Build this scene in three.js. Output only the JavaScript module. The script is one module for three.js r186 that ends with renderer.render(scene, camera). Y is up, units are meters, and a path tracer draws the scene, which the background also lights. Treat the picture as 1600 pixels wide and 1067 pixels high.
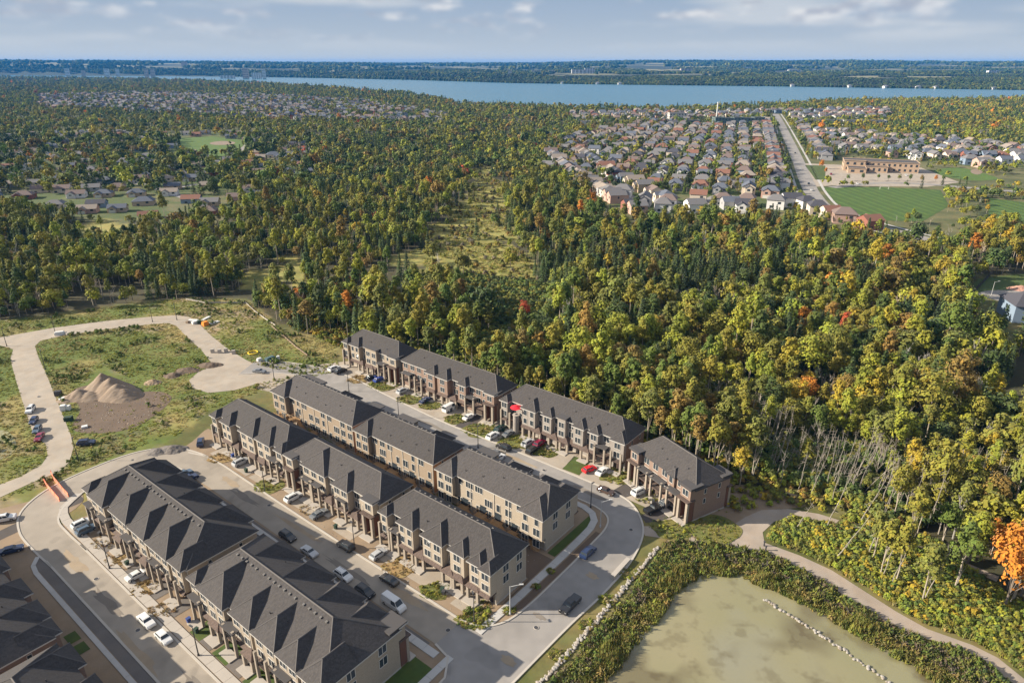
import * as THREE from 'three';
import { mergeGeometries } from 'three/addons/utils/BufferGeometryUtils.js';

// ---------------------------------------------------------------- camera, sky, sun, exposure
const H = 100, PITCH = 22.2 * Math.PI / 180, FPX = 1066.66;          // drone height, tilt, lens in photo pixels
const scene = new THREE.Scene();
const camera = new THREE.PerspectiveCamera(53.13, 1.5, 1, 60000);
camera.position.set(0, H, 0);
camera.rotation.set(-PITCH, 0, 0);
camera.updateMatrixWorld();

const SUN = new THREE.Vector3(-0.905, 0.425, 0.0).normalize();
const sun = new THREE.DirectionalLight(new THREE.Color(1.0, 0.885, 0.72), 5.0);
sun.position.copy(SUN).multiplyScalar(400); sun.target.position.set(0, 0, -150); sun.position.add(sun.target.position);
sun.castShadow = true; sun.shadow.mapSize.set(4096, 4096); sun.shadow.radius = 1;
Object.assign(sun.shadow.camera, { left: -300, right: 300, top: 300, bottom: -300, near: 1, far: 1200 });
scene.add(sun, sun.target);

// seeded random and value noise
let seedState = 7;
function seed(s) { seedState = s >>> 0; }
function rnd() { seedState = (seedState + 0x6d2b79f5) | 0; let t = Math.imul(seedState ^ (seedState >>> 15), 1 | seedState); t = (t + Math.imul(t ^ (t >>> 7), 61 | t)) ^ t; return ((t ^ (t >>> 14)) >>> 0) / 4294967296; }
const rr = (a, b) => a + (b - a) * rnd();
const pick = (a) => a[Math.floor(rnd() * a.length)];
function hash2(x, y) { let h = Math.imul(x | 0, 374761393) + Math.imul(y | 0, 668265263); h = Math.imul(h ^ (h >>> 13), 1274126177); return ((h ^ (h >>> 16)) >>> 0) / 4294967296; }
function vnoise(x, y) { const ix = Math.floor(x), iy = Math.floor(y), fx = x - ix, fy = y - iy, s = fx * fx * (3 - 2 * fx), t = fy * fy * (3 - 2 * fy);
  const a = hash2(ix, iy), b = hash2(ix + 1, iy), c = hash2(ix, iy + 1), d = hash2(ix + 1, iy + 1); return a + (b - a) * s + (c - a) * t + (a - b - c + d) * s * t; }
function fbm(x, y, o = 4) { let s = 0, a = 0.5, n = 0; for (let i = 0; i < o; i++) { s += a * vnoise(x, y); n += a; x = x * 2.03 + 17.1; y = y * 2.03 + 5.7; a *= 0.5; } return s / n; }
const smooth = (x, a, b) => { const t = Math.min(1, Math.max(0, (x - a) / (b - a))); return t * t * (3 - 2 * t); };
const mix = (a, b, t) => a + (b - a) * t;
const mix3 = (a, b, t) => [mix(a[0], b[0], t), mix(a[1], b[1], t), mix(a[2], b[2], t)];

{ // the sky: pale haze at the horizon, blue above, low cumulus and thin veils
  const W = 2048, Hh = 1024, data = new Float32Array(W * Hh * 4);
  const N = (x, y, z, o) => 0.5 * (fbm(x + z * 1.7, y + z * 0.9, o) + fbm(x * 0.9 - z * 1.3 + 31, y * 1.1 + z + 11, o));
  for (let j = 0; j < Hh; j++) {
    const el = ((j + 0.5) / Hh - 0.5) * Math.PI, y = Math.sin(el), ce = Math.cos(el);
    for (let i = 0; i < W; i++) {
      const az = ((i + 0.5) / W - 0.5) * 2 * Math.PI, x = Math.cos(az) * ce, z = Math.sin(az) * ce;
      const e = Math.max(0, y), k = 1 - Math.exp(-e * 5.5), k2 = 1 - Math.exp(-e * 22);
      let c = mix3([0.60, 0.63, 0.65], [0.42, 0.52, 0.62], k2);
      c = mix3(c, [0.13, 0.25, 0.48], k);
      const cs = x * SUN.x + y * SUN.y + z * SUN.z, glow = Math.pow(Math.max(0, cs), 6) * 0.5;
      c = [c[0] + glow, c[1] + glow * 0.9, c[2] + glow * 0.75];
      if (y > 0.002) {
        // clouds: thin veils and a broken deck whose undersides show near the horizon
        const az2 = Math.atan2(x, -z);
        const v = smooth(fbm(az2 * 6 + 3, el * 55 + 2, 5), 0.40, 0.72) * smooth(y, 0.004, 0.04);
        c = mix3(c, [0.70, 0.72, 0.74], 0.55 * v);
        const left = smooth(-az2, -0.02, 0.2) * (1 - smooth(-az2, 0.36, 0.6)) + smooth(y, 0.12, 0.3) * 0.5;
        const p = fbm(az2 * 17 + 7.6, el * 70 - 1.0, 5) + 0.30 * smooth(y, 0.060, 0.084) * left + 0.1 * smooth(y, 0.12, 0.4) - 0.03;
        const cl = smooth(p, 0.50, 0.74) * smooth(y, 0.012, 0.07);
        const body = fbm(az2 * 50, el * 170 + 5, 3);
        c = mix3(c, mix3([0.42, 0.45, 0.53], [0.84, 0.83, 0.83], smooth(body, 0.3, 0.7)), cl * 0.75);
      }
      const o = (j * W + i) * 4;
      if (y < 0) c = [0.16, 0.17, 0.13];
      data[o] = c[0]; data[o + 1] = c[1]; data[o + 2] = c[2]; data[o + 3] = 1;
    }
  }
  const t = new THREE.DataTexture(data, W, Hh, THREE.RGBAFormat, THREE.FloatType);
  t.mapping = THREE.EquirectangularReflectionMapping; t.magFilter = t.minFilter = THREE.LinearFilter; t.needsUpdate = true;
  scene.background = t; scene.environment = t; scene.backgroundIntensity = scene.environmentIntensity = 0.48;
}
scene.fog = new THREE.FogExp2(new THREE.Color(0.03, 0.36, 1.0), 4.0e-5);
const renderer = new THREE.WebGLRenderer({ antialias: true });
renderer.toneMapping = THREE.LinearToneMapping;
renderer.toneMappingExposure = 2.15;
renderer.shadowMap.enabled = true;

// ---------------------------------------------------------------- measuring and naming helpers
const SP = Math.sin(PITCH), CP = Math.cos(PITCH), TH = 38.5 * Math.PI / 180, CT = Math.cos(TH), ST = Math.sin(TH);
// survey: where the sight line of a photo pixel meets the ground (or the height h); returns world [x, z]
function G(px, py, h = 0) { const dx = (px - 800) / FPX, dy = -(py - 533.5) / FPX, t = (h - H) / (dy * CP - SP); return [dx * t, (-dy * SP - CP) * t]; }
const UV = (u, v) => [u * CT + v * ST, u * ST - v * CT];              // site axes: u along the townhouse rows, v away across them
const toUV = (x, z) => [x * CT + z * ST, x * ST - z * CT];
const used = new Map();
function numbered(n) { const k = used.get(n) || 0; used.set(n, k + 1); return k ? n + '_' + String(k).padStart(3, '0') : n; }
const castAll = (o) => { o.traverse((m) => { if (m.isMesh) { m.castShadow = true; m.receiveShadow = true; } }); return o; };
function tag(o, label, category, group) { o.userData.label = label; if (category) o.userData.category = category; if (group) o.userData.group = group; return o; }
function M(name, g, m, parent) { const o = new THREE.Mesh(g, m); o.castShadow = o.receiveShadow = true; if (parent) { o.name = name; parent.add(o); } else { o.name = numbered(name); scene.add(o); } return o; }
function structure(name, g, m, label) { const o = M(name, g, m); o.userData.kind = 'structure'; if (label) o.userData.label = label; return o; }
function thing(name, label, category, pos = [0, 0, 0], turn = 0, group) { const o = new THREE.Group(); o.name = numbered(name); o.position.set(...pos); o.rotation.y = turn; scene.add(o); return tag(o, label, category, group); }
function copyOf(root, label, pos, turn) { const r = root.clone(); r.name = numbered(root.name.replace(/_\d{3}$/, '')); r.userData = { ...root.userData }; if (label) r.userData.label = label; scene.add(r); r.position.set(...pos); r.rotation.y = turn; return r; }

// polygon soup with flat faces and uv in metres
class B {
  constructor() { this.p = []; this.t = []; }
  tri(a, b, c) { for (const v of [a, b, c]) this.p.push(v[0], v[1], v[2]); const ux = b[0] - a[0], uy = b[1] - a[1], uz = b[2] - a[2], vx = c[0] - a[0], vy = c[1] - a[1], vz = c[2] - a[2];
    const nx = Math.abs(uy * vz - uz * vy), ny = Math.abs(uz * vx - ux * vz), nz = Math.abs(ux * vy - uy * vx);
    for (const v of [a, b, c]) { if (ny >= nx && ny >= nz) this.t.push(v[0], v[2]); else if (nx >= nz) this.t.push(v[2], v[1]); else this.t.push(v[0], v[1]); } return this; }
  quad(a, b, c, d) { return this.tri(a, b, c).tri(a, c, d); }
  box(x0, y0, z0, x1, y1, z1, bottom = false) {
    const P = (x, y, z) => [x, y, z];
    this.quad(P(x0, y0, z1), P(x1, y0, z1), P(x1, y1, z1), P(x0, y1, z1)); this.quad(P(x1, y0, z0), P(x0, y0, z0), P(x0, y1, z0), P(x1, y1, z0));
    this.quad(P(x1, y0, z1), P(x1, y0, z0), P(x1, y1, z0), P(x1, y1, z1)); this.quad(P(x0, y0, z0), P(x0, y0, z1), P(x0, y1, z1), P(x0, y1, z0));
    this.quad(P(x0, y1, z1), P(x1, y1, z1), P(x1, y1, z0), P(x0, y1, z0)); if (bottom) this.quad(P(x0, y0, z0), P(x1, y0, z0), P(x1, y0, z1), P(x0, y0, z1)); return this;
  }
  beam(a, b, r, r2 = r, n = 5) { // tapered bar from a to b
    const A = new THREE.Vector3(...a), D = new THREE.Vector3(...b).sub(A), L = D.length(); D.normalize();
    const U = new THREE.Vector3(Math.abs(D.y) > 0.9 ? 1 : 0, Math.abs(D.y) > 0.9 ? 0 : 1, 0).cross(D).normalize(), V = D.clone().cross(U);
    const at = (k, q, rad) => { const w = k / n * 2 * Math.PI; return A.clone().addScaledVector(D, q * L).addScaledVector(U, Math.cos(w) * rad).addScaledVector(V, Math.sin(w) * rad).toArray(); };
    for (let k = 0; k < n; k++) { this.quad(at(k, 0, r), at(k + 1, 0, r), at(k + 1, 1, r2), at(k, 1, r2)); if (r2 > 0.02) this.tri(at(k, 1, r2), at(k + 1, 1, r2), A.clone().addScaledVector(D, L).toArray()); } return this;
  }
  geo() { const g = new THREE.BufferGeometry(); g.setAttribute('position', new THREE.Float32BufferAttribute(this.p, 3)); g.setAttribute('uv', new THREE.Float32BufferAttribute(this.t, 2)); g.computeVertexNormals(); return g; }
}

// ---------------------------------------------------------------- materials
// a tileable grain: values around 1 that tint the colour; size in metres per repeat
function grain(n, fn, rep) {
  const d = new Uint8Array(n * n * 4);
  for (let y = 0; y < n; y++) for (let x = 0; x < n; x++) { const c = fn(x / n, y / n, x, y), o = (y * n + x) * 4; for (let k = 0; k < 3; k++) d[o + k] = Math.max(0, Math.min(255, (Array.isArray(c) ? c[k] : c) * 255)); d[o + 3] = 255; }
  const t = new THREE.DataTexture(d, n, n); t.wrapS = t.wrapT = THREE.RepeatWrapping; t.magFilter = THREE.LinearFilter; t.minFilter = THREE.LinearMipmapLinearFilter; t.generateMipmaps = true; t.repeat.set(1 / rep, 1 / rep); t.needsUpdate = true; return t;
}
const tileNoise = (u, v, k, s = 0) => { // periodic value noise with k cells
  const x = u * k, y = v * k, ix = Math.floor(x), iy = Math.floor(y), fx = x - ix, fy = y - iy, a = fx * fx * (3 - 2 * fx), b = fy * fy * (3 - 2 * fy), h = (i, j) => hash2(((i % k) + k) % k + s * 131, ((j % k) + k) % k + s * 57);
  return mix(mix(h(ix, iy), h(ix + 1, iy), a), mix(h(ix, iy + 1), h(ix + 1, iy + 1), a), b); };
const tf = (u, v, k, s) => 0.5 * tileNoise(u, v, k, s) + 0.3 * tileNoise(u, v, k * 2, s + 1) + 0.2 * tileNoise(u, v, k * 4, s + 2);
const S = (r, g, b, o = {}) => new THREE.MeshStandardMaterial({ color: new THREE.Color().setRGB(r, g, b), roughness: 0.9, ...o });
const gShingle = grain(256, (u, v, x, y) => 0.62 + 0.38 * hash2(Math.floor(x / 9) + (Math.floor(y / 12) % 2) * 40, Math.floor(y / 12)) * (y % 12 < 2 ? 0.7 : 1), 5.2);
const gBrick = grain(256, (u, v, x, y) => (y % 8 < 1 || (x + (Math.floor(y / 8) % 2) * 12) % 24 < 1 ? 0.82 : 0.78 + 0.22 * hash2(Math.floor((x + (Math.floor(y / 8) % 2) * 12) / 24), Math.floor(y / 8))), 2.6);
const gConc = grain(512, (u, v, x, y) => 0.78 + 0.16 * tf(u, v, 6, 3) + 0.06 * hash2(x, y), 42);
const gRoad = grain(1024, (u, v, x, y) => { const t = 0.62 + 0.26 * tf(u, v, 6, 9) + 0.12 * tileNoise(u, v, 44, 4) + 0.06 * hash2(x, y) - 0.10 * smooth(tf(u, v, 9, 31), 0.62, 0.7) - 0.08 * (tileNoise(u, v, 3, 5) > 0.5 ? smooth(tileNoise(u * 4, v, 8, 6), 0.8, 0.9) : 0); return [t, t * 0.985, t * 0.96]; }, 60);
const gDirt = grain(512, (u, v, x, y) => { const t = 0.58 + 0.30 * tf(u, v, 8, 5) + 0.14 * hash2(x, y), q = tileNoise(u, v, 17, 8); return [t, t * (0.95 + 0.05 * q), t * (0.88 + 0.1 * q)]; }, 26);
const gGrass = grain(512, (u, v, x, y) => { const t = 0.45 + 0.40 * tf(u, v, 14, 2) + 0.22 * hash2(x, y), q = tf(u, v, 7, 6); return [t * (0.8 + 0.4 * q), t, t * 0.9]; }, 22);
const gPond = grain(1024, (u, v) => { const t = tf(u, v, 7, 1), d = smooth(tf(u, v, 10, 7), 0.50, 0.70), s = smooth(tf(u, v, 48, 11), 0.50, 0.8), q = smooth(tf(u, v, 5, 23), 0.5, 0.75); return mix3(mix3(mix3([0.92, 0.84, 0.62], [0.72, 0.72, 0.48], t), [0.80, 0.80, 0.74], q * 0.7), [0.40, 0.34, 0.22], Math.min(1, d * 0.66 + s * 0.42 + 0.10 * hash2(u * 1024, v * 1024))); }, 110);
const gWave = grain(256, (u, v) => tf(u, v, 16, 3), 60);
const mat = {
  roof: S(0.064, 0.058, 0.057, { map: gShingle, bumpMap: gShingle, bumpScale: 0.012 }), roofBlack: S(0.045, 0.045, 0.048, { map: gShingle }), flatRoof: S(0.075, 0.07, 0.07, { map: gConc }),
  ridge: S(0.10, 0.092, 0.088), vent: S(0.16, 0.15, 0.14), fascia: S(0.418, 0.403, 0.38), fasciaDark: S(0.045, 0.042, 0.045), soffit: S(0.228, 0.205, 0.175),
  beige: S(0.347, 0.294, 0.229, { map: gBrick }), cream: S(0.385, 0.330, 0.262, { map: gBrick }), tan: S(0.315, 0.250, 0.185, { map: gBrick }), brick: S(0.251, 0.175, 0.137, { map: gBrick }), greyStone: S(0.304, 0.274, 0.247, { map: gBrick }), orangeBrick: S(0.35, 0.19, 0.106, { map: gBrick }),
  column: S(0.327, 0.281, 0.229, { map: gBrick }), brownPanel: S(0.13, 0.06, 0.04), canopy: S(0.12, 0.085, 0.07, { map: gShingle }),
  glass: new THREE.MeshStandardMaterial({ color: new THREE.Color().setRGB(0.035, 0.045, 0.055), roughness: 0.12, metalness: 0 }), frame: S(0.547, 0.524, 0.486), frameDark: S(0.04, 0.035, 0.03), garage: S(0.09, 0.065, 0.05), door: S(0.05, 0.03, 0.03),
  rail: S(0.03, 0.03, 0.03), deckWood: S(0.357, 0.22, 0.106), pipe: S(0.456, 0.426, 0.38),
  conc: S(0.426, 0.388, 0.342, { map: gConc }), kerb: S(0.471, 0.433, 0.38, { map: gConc }), walk: S(0.471, 0.456, 0.433, { map: gConc }),
  road: S(0.300, 0.284, 0.270, { map: gRoad }), roadSand: S(0.345, 0.306, 0.258, { map: gRoad }), gravel: S(0.41, 0.361, 0.304, { map: gDirt }), asphalt: S(0.085, 0.075, 0.072, { map: gDirt }), oldAsphalt: S(0.167, 0.152, 0.144, { map: gDirt }),
  dirt: S(0.304, 0.228, 0.156, { map: gDirt }), dirtDark: S(0.15, 0.108, 0.078, { map: gDirt }), path: S(0.38, 0.323, 0.274, { map: gDirt }), lawn: S(0.072, 0.111, 0.019, { map: gGrass }), sports: S(0.058, 0.118, 0.013, { map: gGrass }), sportsLight: S(0.090, 0.165, 0.020, { map: gGrass }),
  mudLight: S(0.37, 0.30, 0.22, { map: gDirt }), mudDark: S(0.235, 0.21, 0.185, { map: gDirt }),
  rock: S(0.319, 0.289, 0.251, { map: gDirt }), stone: S(0.471, 0.441, 0.395), sand: S(0.275, 0.212, 0.160, { map: gDirt, bumpMap: gDirt, bumpScale: 0.1 }),
  pole: S(0.05, 0.05, 0.055, { roughness: 0.6 }), poleLight: S(0.418, 0.418, 0.41), white: S(0.593, 0.593, 0.578), plasticWhite: S(0.57, 0.57, 0.555, { roughness: 0.5 }),
  trunk: S(0.17, 0.14, 0.115), trunkPale: S(0.35, 0.304, 0.243), trunkDead: S(0.278, 0.249, 0.213),
};
for (const k in mat) mat[k].name = k;
// ---------------------------------------------------------------- zones (surveyed outlines, world metres)
const poly = (a) => a.map((p) => G(p[0], p[1]));
function inside(x, z, P) { let c = false; for (let i = 0, j = P.length - 1; i < P.length; j = i++) { const a = P[i], b = P[j]; if ((a[1] > z) !== (b[1] > z) && x < (b[0] - a[0]) * (z - a[1]) / (b[1] - a[1]) + a[0]) c = !c; } return c; }
const ragged = (x, z, P) => inside(x + 46 * (fbm(x / 16, z / 16, 3) - 0.5), z + 56 * (fbm(x / 16 + 50, z / 16, 3) - 0.5), P);
function distLine(x, z, L) { let d = 1e9; for (let i = 0; i + 1 < L.length; i++) { const a = L[i], b = L[i + 1], vx = b[0] - a[0], vz = b[1] - a[1], t = Math.max(0, Math.min(1, ((x - a[0]) * vx + (z - a[1]) * vz) / (vx * vx + vz * vz))); d = Math.min(d, Math.hypot(x - a[0] - t * vx, z - a[1] - t * vz)); } return d; }
function curve(P, n = 6, closed = false) { const c = new THREE.CatmullRomCurve3(P.map((p) => new THREE.Vector3(p[0], 0, p[1])), closed, 'centripetal'); return c.getPoints((P.length - (closed ? 0 : 1)) * n).slice(0, closed ? -1 : undefined).map((v) => [v.x, v.z]); }
const farShore = [[-12000, -7600], ...poly([[-100, 117], [200, 118.6], [330, 119.6], [430, 121], [520, 122.4], [640, 125], [800, 130], [930, 132], [1200, 135], [1400, 138], [1600, 141]]), [4500, -2750]];
const nearShore = [[-12000, -7000], ...poly([[60, 122.4], [185, 123.4], [300, 126.5], [400, 130.5], [520, 138], [640, 149], [690, 155], [716, 163], [800, 165.5], [900, 168], [1000, 170], [1100, 169], [1200, 164], [1300, 159], [1400, 157], [1600, 155]]), [4500, -2050]];
const Z = {
  roadLoop: poly([[-60, 530], [0, 527], [85, 512], [160, 502], [235, 495], [275, 492.5], [297, 496], [310, 505], [330, 525], [355, 545], [385, 563], [405, 572], [450, 581], [462, 587], [440, 592], [400, 600], [365, 610], [325, 614], [300, 606], [295, 594], [310, 581], [333, 571], [315, 548], [285, 520], [275, 509], [262, 505], [235, 506.5], [155, 516], [95, 525], [62, 533], [54, 541], [59, 557], [72, 585], [86, 620], [100, 655], [110, 680], [114, 700], [108, 722], [90, 738], [45, 756], [0, 777], [-60, 795], [-60, 770], [0, 757], [32, 745], [64, 727], [74, 712], [71, 695], [50, 675], [37, 635], [25, 597], [15, 560], [20, 546], [0, 540], [-60, 545]]),
  meadow: poly([[768, 262], [800, 285], [795, 330], [806, 380], [840, 425], [872, 462], [880, 500], [848, 534], [800, 556], [752, 544], [708, 500], [668, 450], [634, 404], [658, 352], [725, 312], [745, 285], [735, 268]]),
  meadow2: poly([[120, 352], [175, 338], [215, 350], [262, 368], [248, 388], [190, 386], [120, 372]]),
  meadow3: poly([[395, 425], [465, 408], [492, 438], [478, 462], [400, 460]]),
  field: poly([[-200, 545], [0, 502], [120, 487], [240, 471], [290, 466], [385, 469], [425, 500], [445, 520], [500, 530], [525, 538], [530, 580], [440, 600], [330, 640], [250, 700], [120, 790], [-200, 900]]),
  pond: poly([[1075, 905], [1110, 897], [1160, 897], [1182, 910], [1215, 920], [1260, 943], [1330, 983], [1400, 1023], [1465, 1062], [1540, 1110], [1500, 1250], [900, 1250], [900, 1130], [945, 1065], [978, 1012], [1018, 972], [1034, 950], [1046, 932], [1062, 915]]),
  trail: poly([[1000, 822], [1040, 823], [1085, 838], [1140, 824], [1165, 808], [1190, 797], [1232, 795], [1280, 803], [1312, 813], [1306, 818], [1270, 812], [1235, 808], [1210, 815], [1192, 832], [1195, 848], [1250, 868], [1300, 891], [1350, 923], [1400, 955], [1450, 983], [1520, 1008], [1560, 1028], [1600, 1060], [1640, 1095], [1612, 1100], [1575, 1067], [1550, 1043], [1500, 1017], [1450, 1002], [1400, 982], [1350, 952], [1300, 917], [1250, 887], [1200, 864], [1150, 855], [1100, 851], [1050, 843], [1008, 837]]),
  sportsA: poly([[1284, 293], [1380, 292.5], [1470, 297], [1484, 322], [1442, 346], [1350, 344], [1304, 318]]),
  sportsB: poly([[1540, 309], [1600, 316], [1720, 330], [1720, 370], [1600, 348], [1547, 338]]),
  ballfield: poly([[1460, 266], [1500, 262], [1535, 270], [1560, 280], [1515, 282], [1475, 275]]),
  park: poly([[280, 216], [330, 213], [376, 219], [384, 240], [330, 246], [280, 238]]),
  school: poly([[1255, 255], [1320, 258], [1440, 262], [1500, 285], [1450, 292], [1300, 290], [1275, 292]]),
  schoolLawn: poly([[1258, 258], [1290, 259], [1290, 281], [1275, 281]]),
  suburbA: poly([[846, 262], [862, 240], [900, 212], [960, 203], [1010, 193], [1100, 196], [1208, 197], [1222, 225], [1240, 265], [1258, 312], [1290, 345], [1375, 366], [1330, 350], [1250, 330], [1110, 338], [1000, 327], [975, 325], [900, 290]]),
  suburbB: poly([[1232, 203], [1310, 208], [1390, 213], [1480, 220], [1640, 238], [1640, 262], [1600, 258], [1540, 262], [1480, 256], [1430, 252], [1330, 241], [1262, 250], [1248, 228]]),
  suburbC: poly([[888, 178], [1000, 175], [1100, 177], [1190, 175], [1390, 171], [1392, 187], [1240, 190], [1200, 184], [1110, 190], [890, 190]]),
  suburbD: poly([[-50, 215], [120, 208], [280, 208], [420, 205], [520, 236], [500, 272], [420, 300], [340, 338], [270, 348], [180, 344], [60, 330], [-50, 325]]),
  suburbE: poly([[200, 145], [400, 148], [560, 158], [705, 182], [690, 193], [560, 190], [400, 188], [200, 175], [60, 170], [60, 150]]),
  lake: [...nearShore, ...farShore.slice().reverse()],
  // where the near woods stand
  woods: poly([[-500, 520], [0, 500], [120, 484], [240, 468], [385, 466], [432, 503], [475, 522], [545, 520], [575, 512]]).concat([UV(-206, 152), UV(-150, 152.5), UV(-76, 153.5), UV(-62, 152), UV(-42, 150)], poly([[1175, 716], [1230, 742], [1290, 765], [1335, 800], [1380, 835], [1450, 850], [1520, 905], [1590, 958], [1680, 1010], [1850, 1010], [2000, 700], [2000, 560], [1720, 545], [1620, 552], [1562, 540], [1512, 500], [1498, 466], [1530, 434], [1600, 426], [1700, 420], [1750, 390], [1600, 372], [1480, 384], [1440, 388], [1340, 374], [1250, 358], [1180, 350], [1110, 352], [1000, 352], [950, 344], [885, 308], [835, 276], [838, 240], [880, 205], [880, 188], [830, 175], [720, 190], [560, 205], [420, 205], [520, 240], [500, 275], [420, 306], [335, 350], [180, 352], [60, 336], [-50, 332], [-500, 340]])),
};
const trailSpur = poly([[1330, 818], [1400, 845], [1480, 872], [1560, 905]]);
const mainRoad = curve(poly([[1212, 178], [1219, 190], [1231, 215], [1247, 250], [1259, 280], [1272, 305], [1292, 325], [1345, 346], [1400, 362], [1465, 378]]), 5);
const mainRoadFar = [...mainRoad];
const waterline = (x, z) => inside(x, z, Z.lake);

// ---------------------------------------------------------------- ground: one sheet to the horizon
function landHeight(x, z) { // rises beyond the lake to wooded ridges
  const r = Math.hypot(x, z), far = smooth(-z - 0.25 * Math.abs(x), 2300, 3000); if (r < 2400) return 0;
  let h = 0; const back = inLakeFar(x, z);
  if (back > 0) { h = 24 * smooth(back, 90, 420) + 18 * smooth(back, 300, 1600) * fbm(x / 900, z / 900, 3);
    const ang = Math.atan2(x, -z), prof = ang < 0 ? mix(70, 104, smooth(-ang, 0.10, 0.62)) : 70 + 30 * smooth(ang, 0.0, 0.16) * (1 - 0.45 * smooth(ang, 0.38, 0.62));
    h += smooth(r, 5200, 10500) * (prof - 30 + 22 * (fbm(ang * 9 + 4, r / 2600, 4) - 0.5)); }
  return h;
}
function inLakeFar(x, z) { // metres beyond the far shore, negative on this side of it
  for (let i = 0; i + 1 < farShore.length; i++) { const a = farShore[i], b = farShore[i + 1]; if (x >= a[0] && x <= b[0]) return (a[1] + (b[1] - a[1]) * (x - a[0]) / (b[0] - a[0])) - z; }
  return x < 0 ? -7600 - z : -2750 - z;
}
{
  const xs = [], zs = [], step = (d) => d < 260 ? 2.6 : d < 700 ? 9 : d < 2600 ? 34 : d < 7200 ? 85 : d < 11500 ? 200 : 900;
  for (let x = 0; x < 16000; x += step(x)) { xs.push(x); if (x > 0) xs.unshift(-x); }
  for (let z = 60; z > -330; z -= 2.6) zs.push(z); for (let z = -330; z > -17000; z -= step(-z)) zs.push(z);
  const nx = xs.length, nz = zs.length, P = new Float32Array(nx * nz * 3), C = new Float32Array(nx * nz * 3), T = new Float32Array(nx * nz * 2), I = [];
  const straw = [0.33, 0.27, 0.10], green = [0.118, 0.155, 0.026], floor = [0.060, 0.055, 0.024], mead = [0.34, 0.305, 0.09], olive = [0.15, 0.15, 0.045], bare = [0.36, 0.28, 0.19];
  for (let j = 0; j < nz; j++) for (let i = 0; i < nx; i++) {
    const x = xs[i], z = zs[j], k = j * nx + i, y = landHeight(x, z);
    P.set([x, y, z], k * 3); T.set([x, z], k * 2);
    let c = olive; const n = fbm(x / 14, z / 14, 4), n2 = fbm(x / 5 + 40, z / 5, 3), n3 = fbm(x / 45 + 9, z / 45 + 3, 3);
    if (inLakeFar(x, z) > -400) { const q = fbm(x / 260, z / 260, 4); c = mix3([0.030, 0.042, 0.018], [0.26, 0.24, 0.13], smooth(q, 0.46, 0.6) * smooth(inLakeFar(x, z), 350, 700)); }
    else if (-z < 330 && inside(x, z, Z.field)) { c = mix3(green, straw, smooth(n * 0.6 + n3 * 0.5, 0.50, 0.74)); c = mix3(c, bare, smooth(n2 * 0.6 + n3 * 0.5, 0.60, 0.72)); c = mix3(c, [0.06, 0.085, 0.02], smooth(n2, 0.6, 0.75) * 0.7); }
    else if (ragged(x, z, Z.meadow) || ragged(x, z, Z.meadow2) || ragged(x, z, Z.meadow3)) c = mix3(mead, [0.155, 0.165, 0.035], smooth(n2, 0.4, 0.75));
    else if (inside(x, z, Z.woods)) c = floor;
    else if (inside(x, z, Z.suburbD) || inside(x, z, Z.suburbA) || inside(x, z, Z.suburbB)) c = mix3([0.070, 0.105, 0.022], [0.15, 0.14, 0.065], smooth(n, 0.5, 0.75)); else if (-z < 420) c = mix3([0.10, 0.11, 0.028], [0.21, 0.18, 0.07], smooth(n, 0.4, 0.7));
    else c = mix3([0.075, 0.09, 0.025], [0.17, 0.16, 0.07], smooth(n, 0.35, 0.7));
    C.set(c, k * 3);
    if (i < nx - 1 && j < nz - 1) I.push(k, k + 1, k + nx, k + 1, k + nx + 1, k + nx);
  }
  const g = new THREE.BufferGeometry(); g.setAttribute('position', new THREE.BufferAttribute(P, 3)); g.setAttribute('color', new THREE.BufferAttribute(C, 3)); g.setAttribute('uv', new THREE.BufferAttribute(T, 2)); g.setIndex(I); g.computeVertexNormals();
  structure('ground', g, new THREE.MeshStandardMaterial({ name: 'ground', vertexColors: true, roughness: 1, map: gGrass, color: new THREE.Color().setRGB(1.05, 1.05, 1.05) }), 'weedy and wooded ground running from the building site to the far hills');
}
// flat sheets laid on the ground
function sheet(name, P, y, m, label, kind = 'structure', parent) {
  const s = new THREE.Shape(P.map((p) => new THREE.Vector2(p[0], -p[1]))), g = new THREE.ShapeGeometry(s); g.rotateX(-Math.PI / 2); g.translate(0, y, 0);
  const p = g.attributes.position, t = g.attributes.uv; for (let i = 0; i < p.count; i++) t.setXY(i, p.getX(i), p.getZ(i));
  const o = M(name, g, m, parent); if (!parent) o.userData.kind = kind; if (label) o.userData.label = label; return o;
}
function ribbon(L, w, off = 0) { // outline of a strip of width w along the polyline L, shifted off to its right
  const A = [], Bk = []; for (let i = 0; i < L.length; i++) { const a = L[Math.max(0, i - 1)], b = L[Math.min(L.length - 1, i + 1)], d = Math.hypot(b[0] - a[0], b[1] - a[1]), nx = -(b[1] - a[1]) / d, nz = (b[0] - a[0]) / d; A.push([L[i][0] + nx * (off - w / 2), L[i][1] + nz * (off - w / 2)]); Bk.unshift([L[i][0] + nx * (off + w / 2), L[i][1] + nz * (off + w / 2)]); } return A.concat(Bk); }
function kerbGeo(L, w, h, off = 0) { const b = new B(), R = ribbon(L, w, off), n = L.length; for (let i = 0; i < n - 1; i++) { const a = R[i], c = R[i + 1], d = R[2 * n - 2 - i], e = R[2 * n - 1 - i], P = (q, y) => [q[0], y, q[1]]; b.quad(P(e, h), P(d, h), P(c, h), P(a, h)).quad(P(a, h), P(c, h), P(c, 0), P(a, 0)).quad(P(d, h), P(e, h), P(e, 0), P(d, 0)); } return b.geo(); }
const uvRect = (u0, u1, v0, v1) => [UV(u0, v0), UV(u1, v0), UV(u1, v1), UV(u0, v1)];
const uvP = (a) => a.map((p) => UV(p[0], p[1]));

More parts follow.
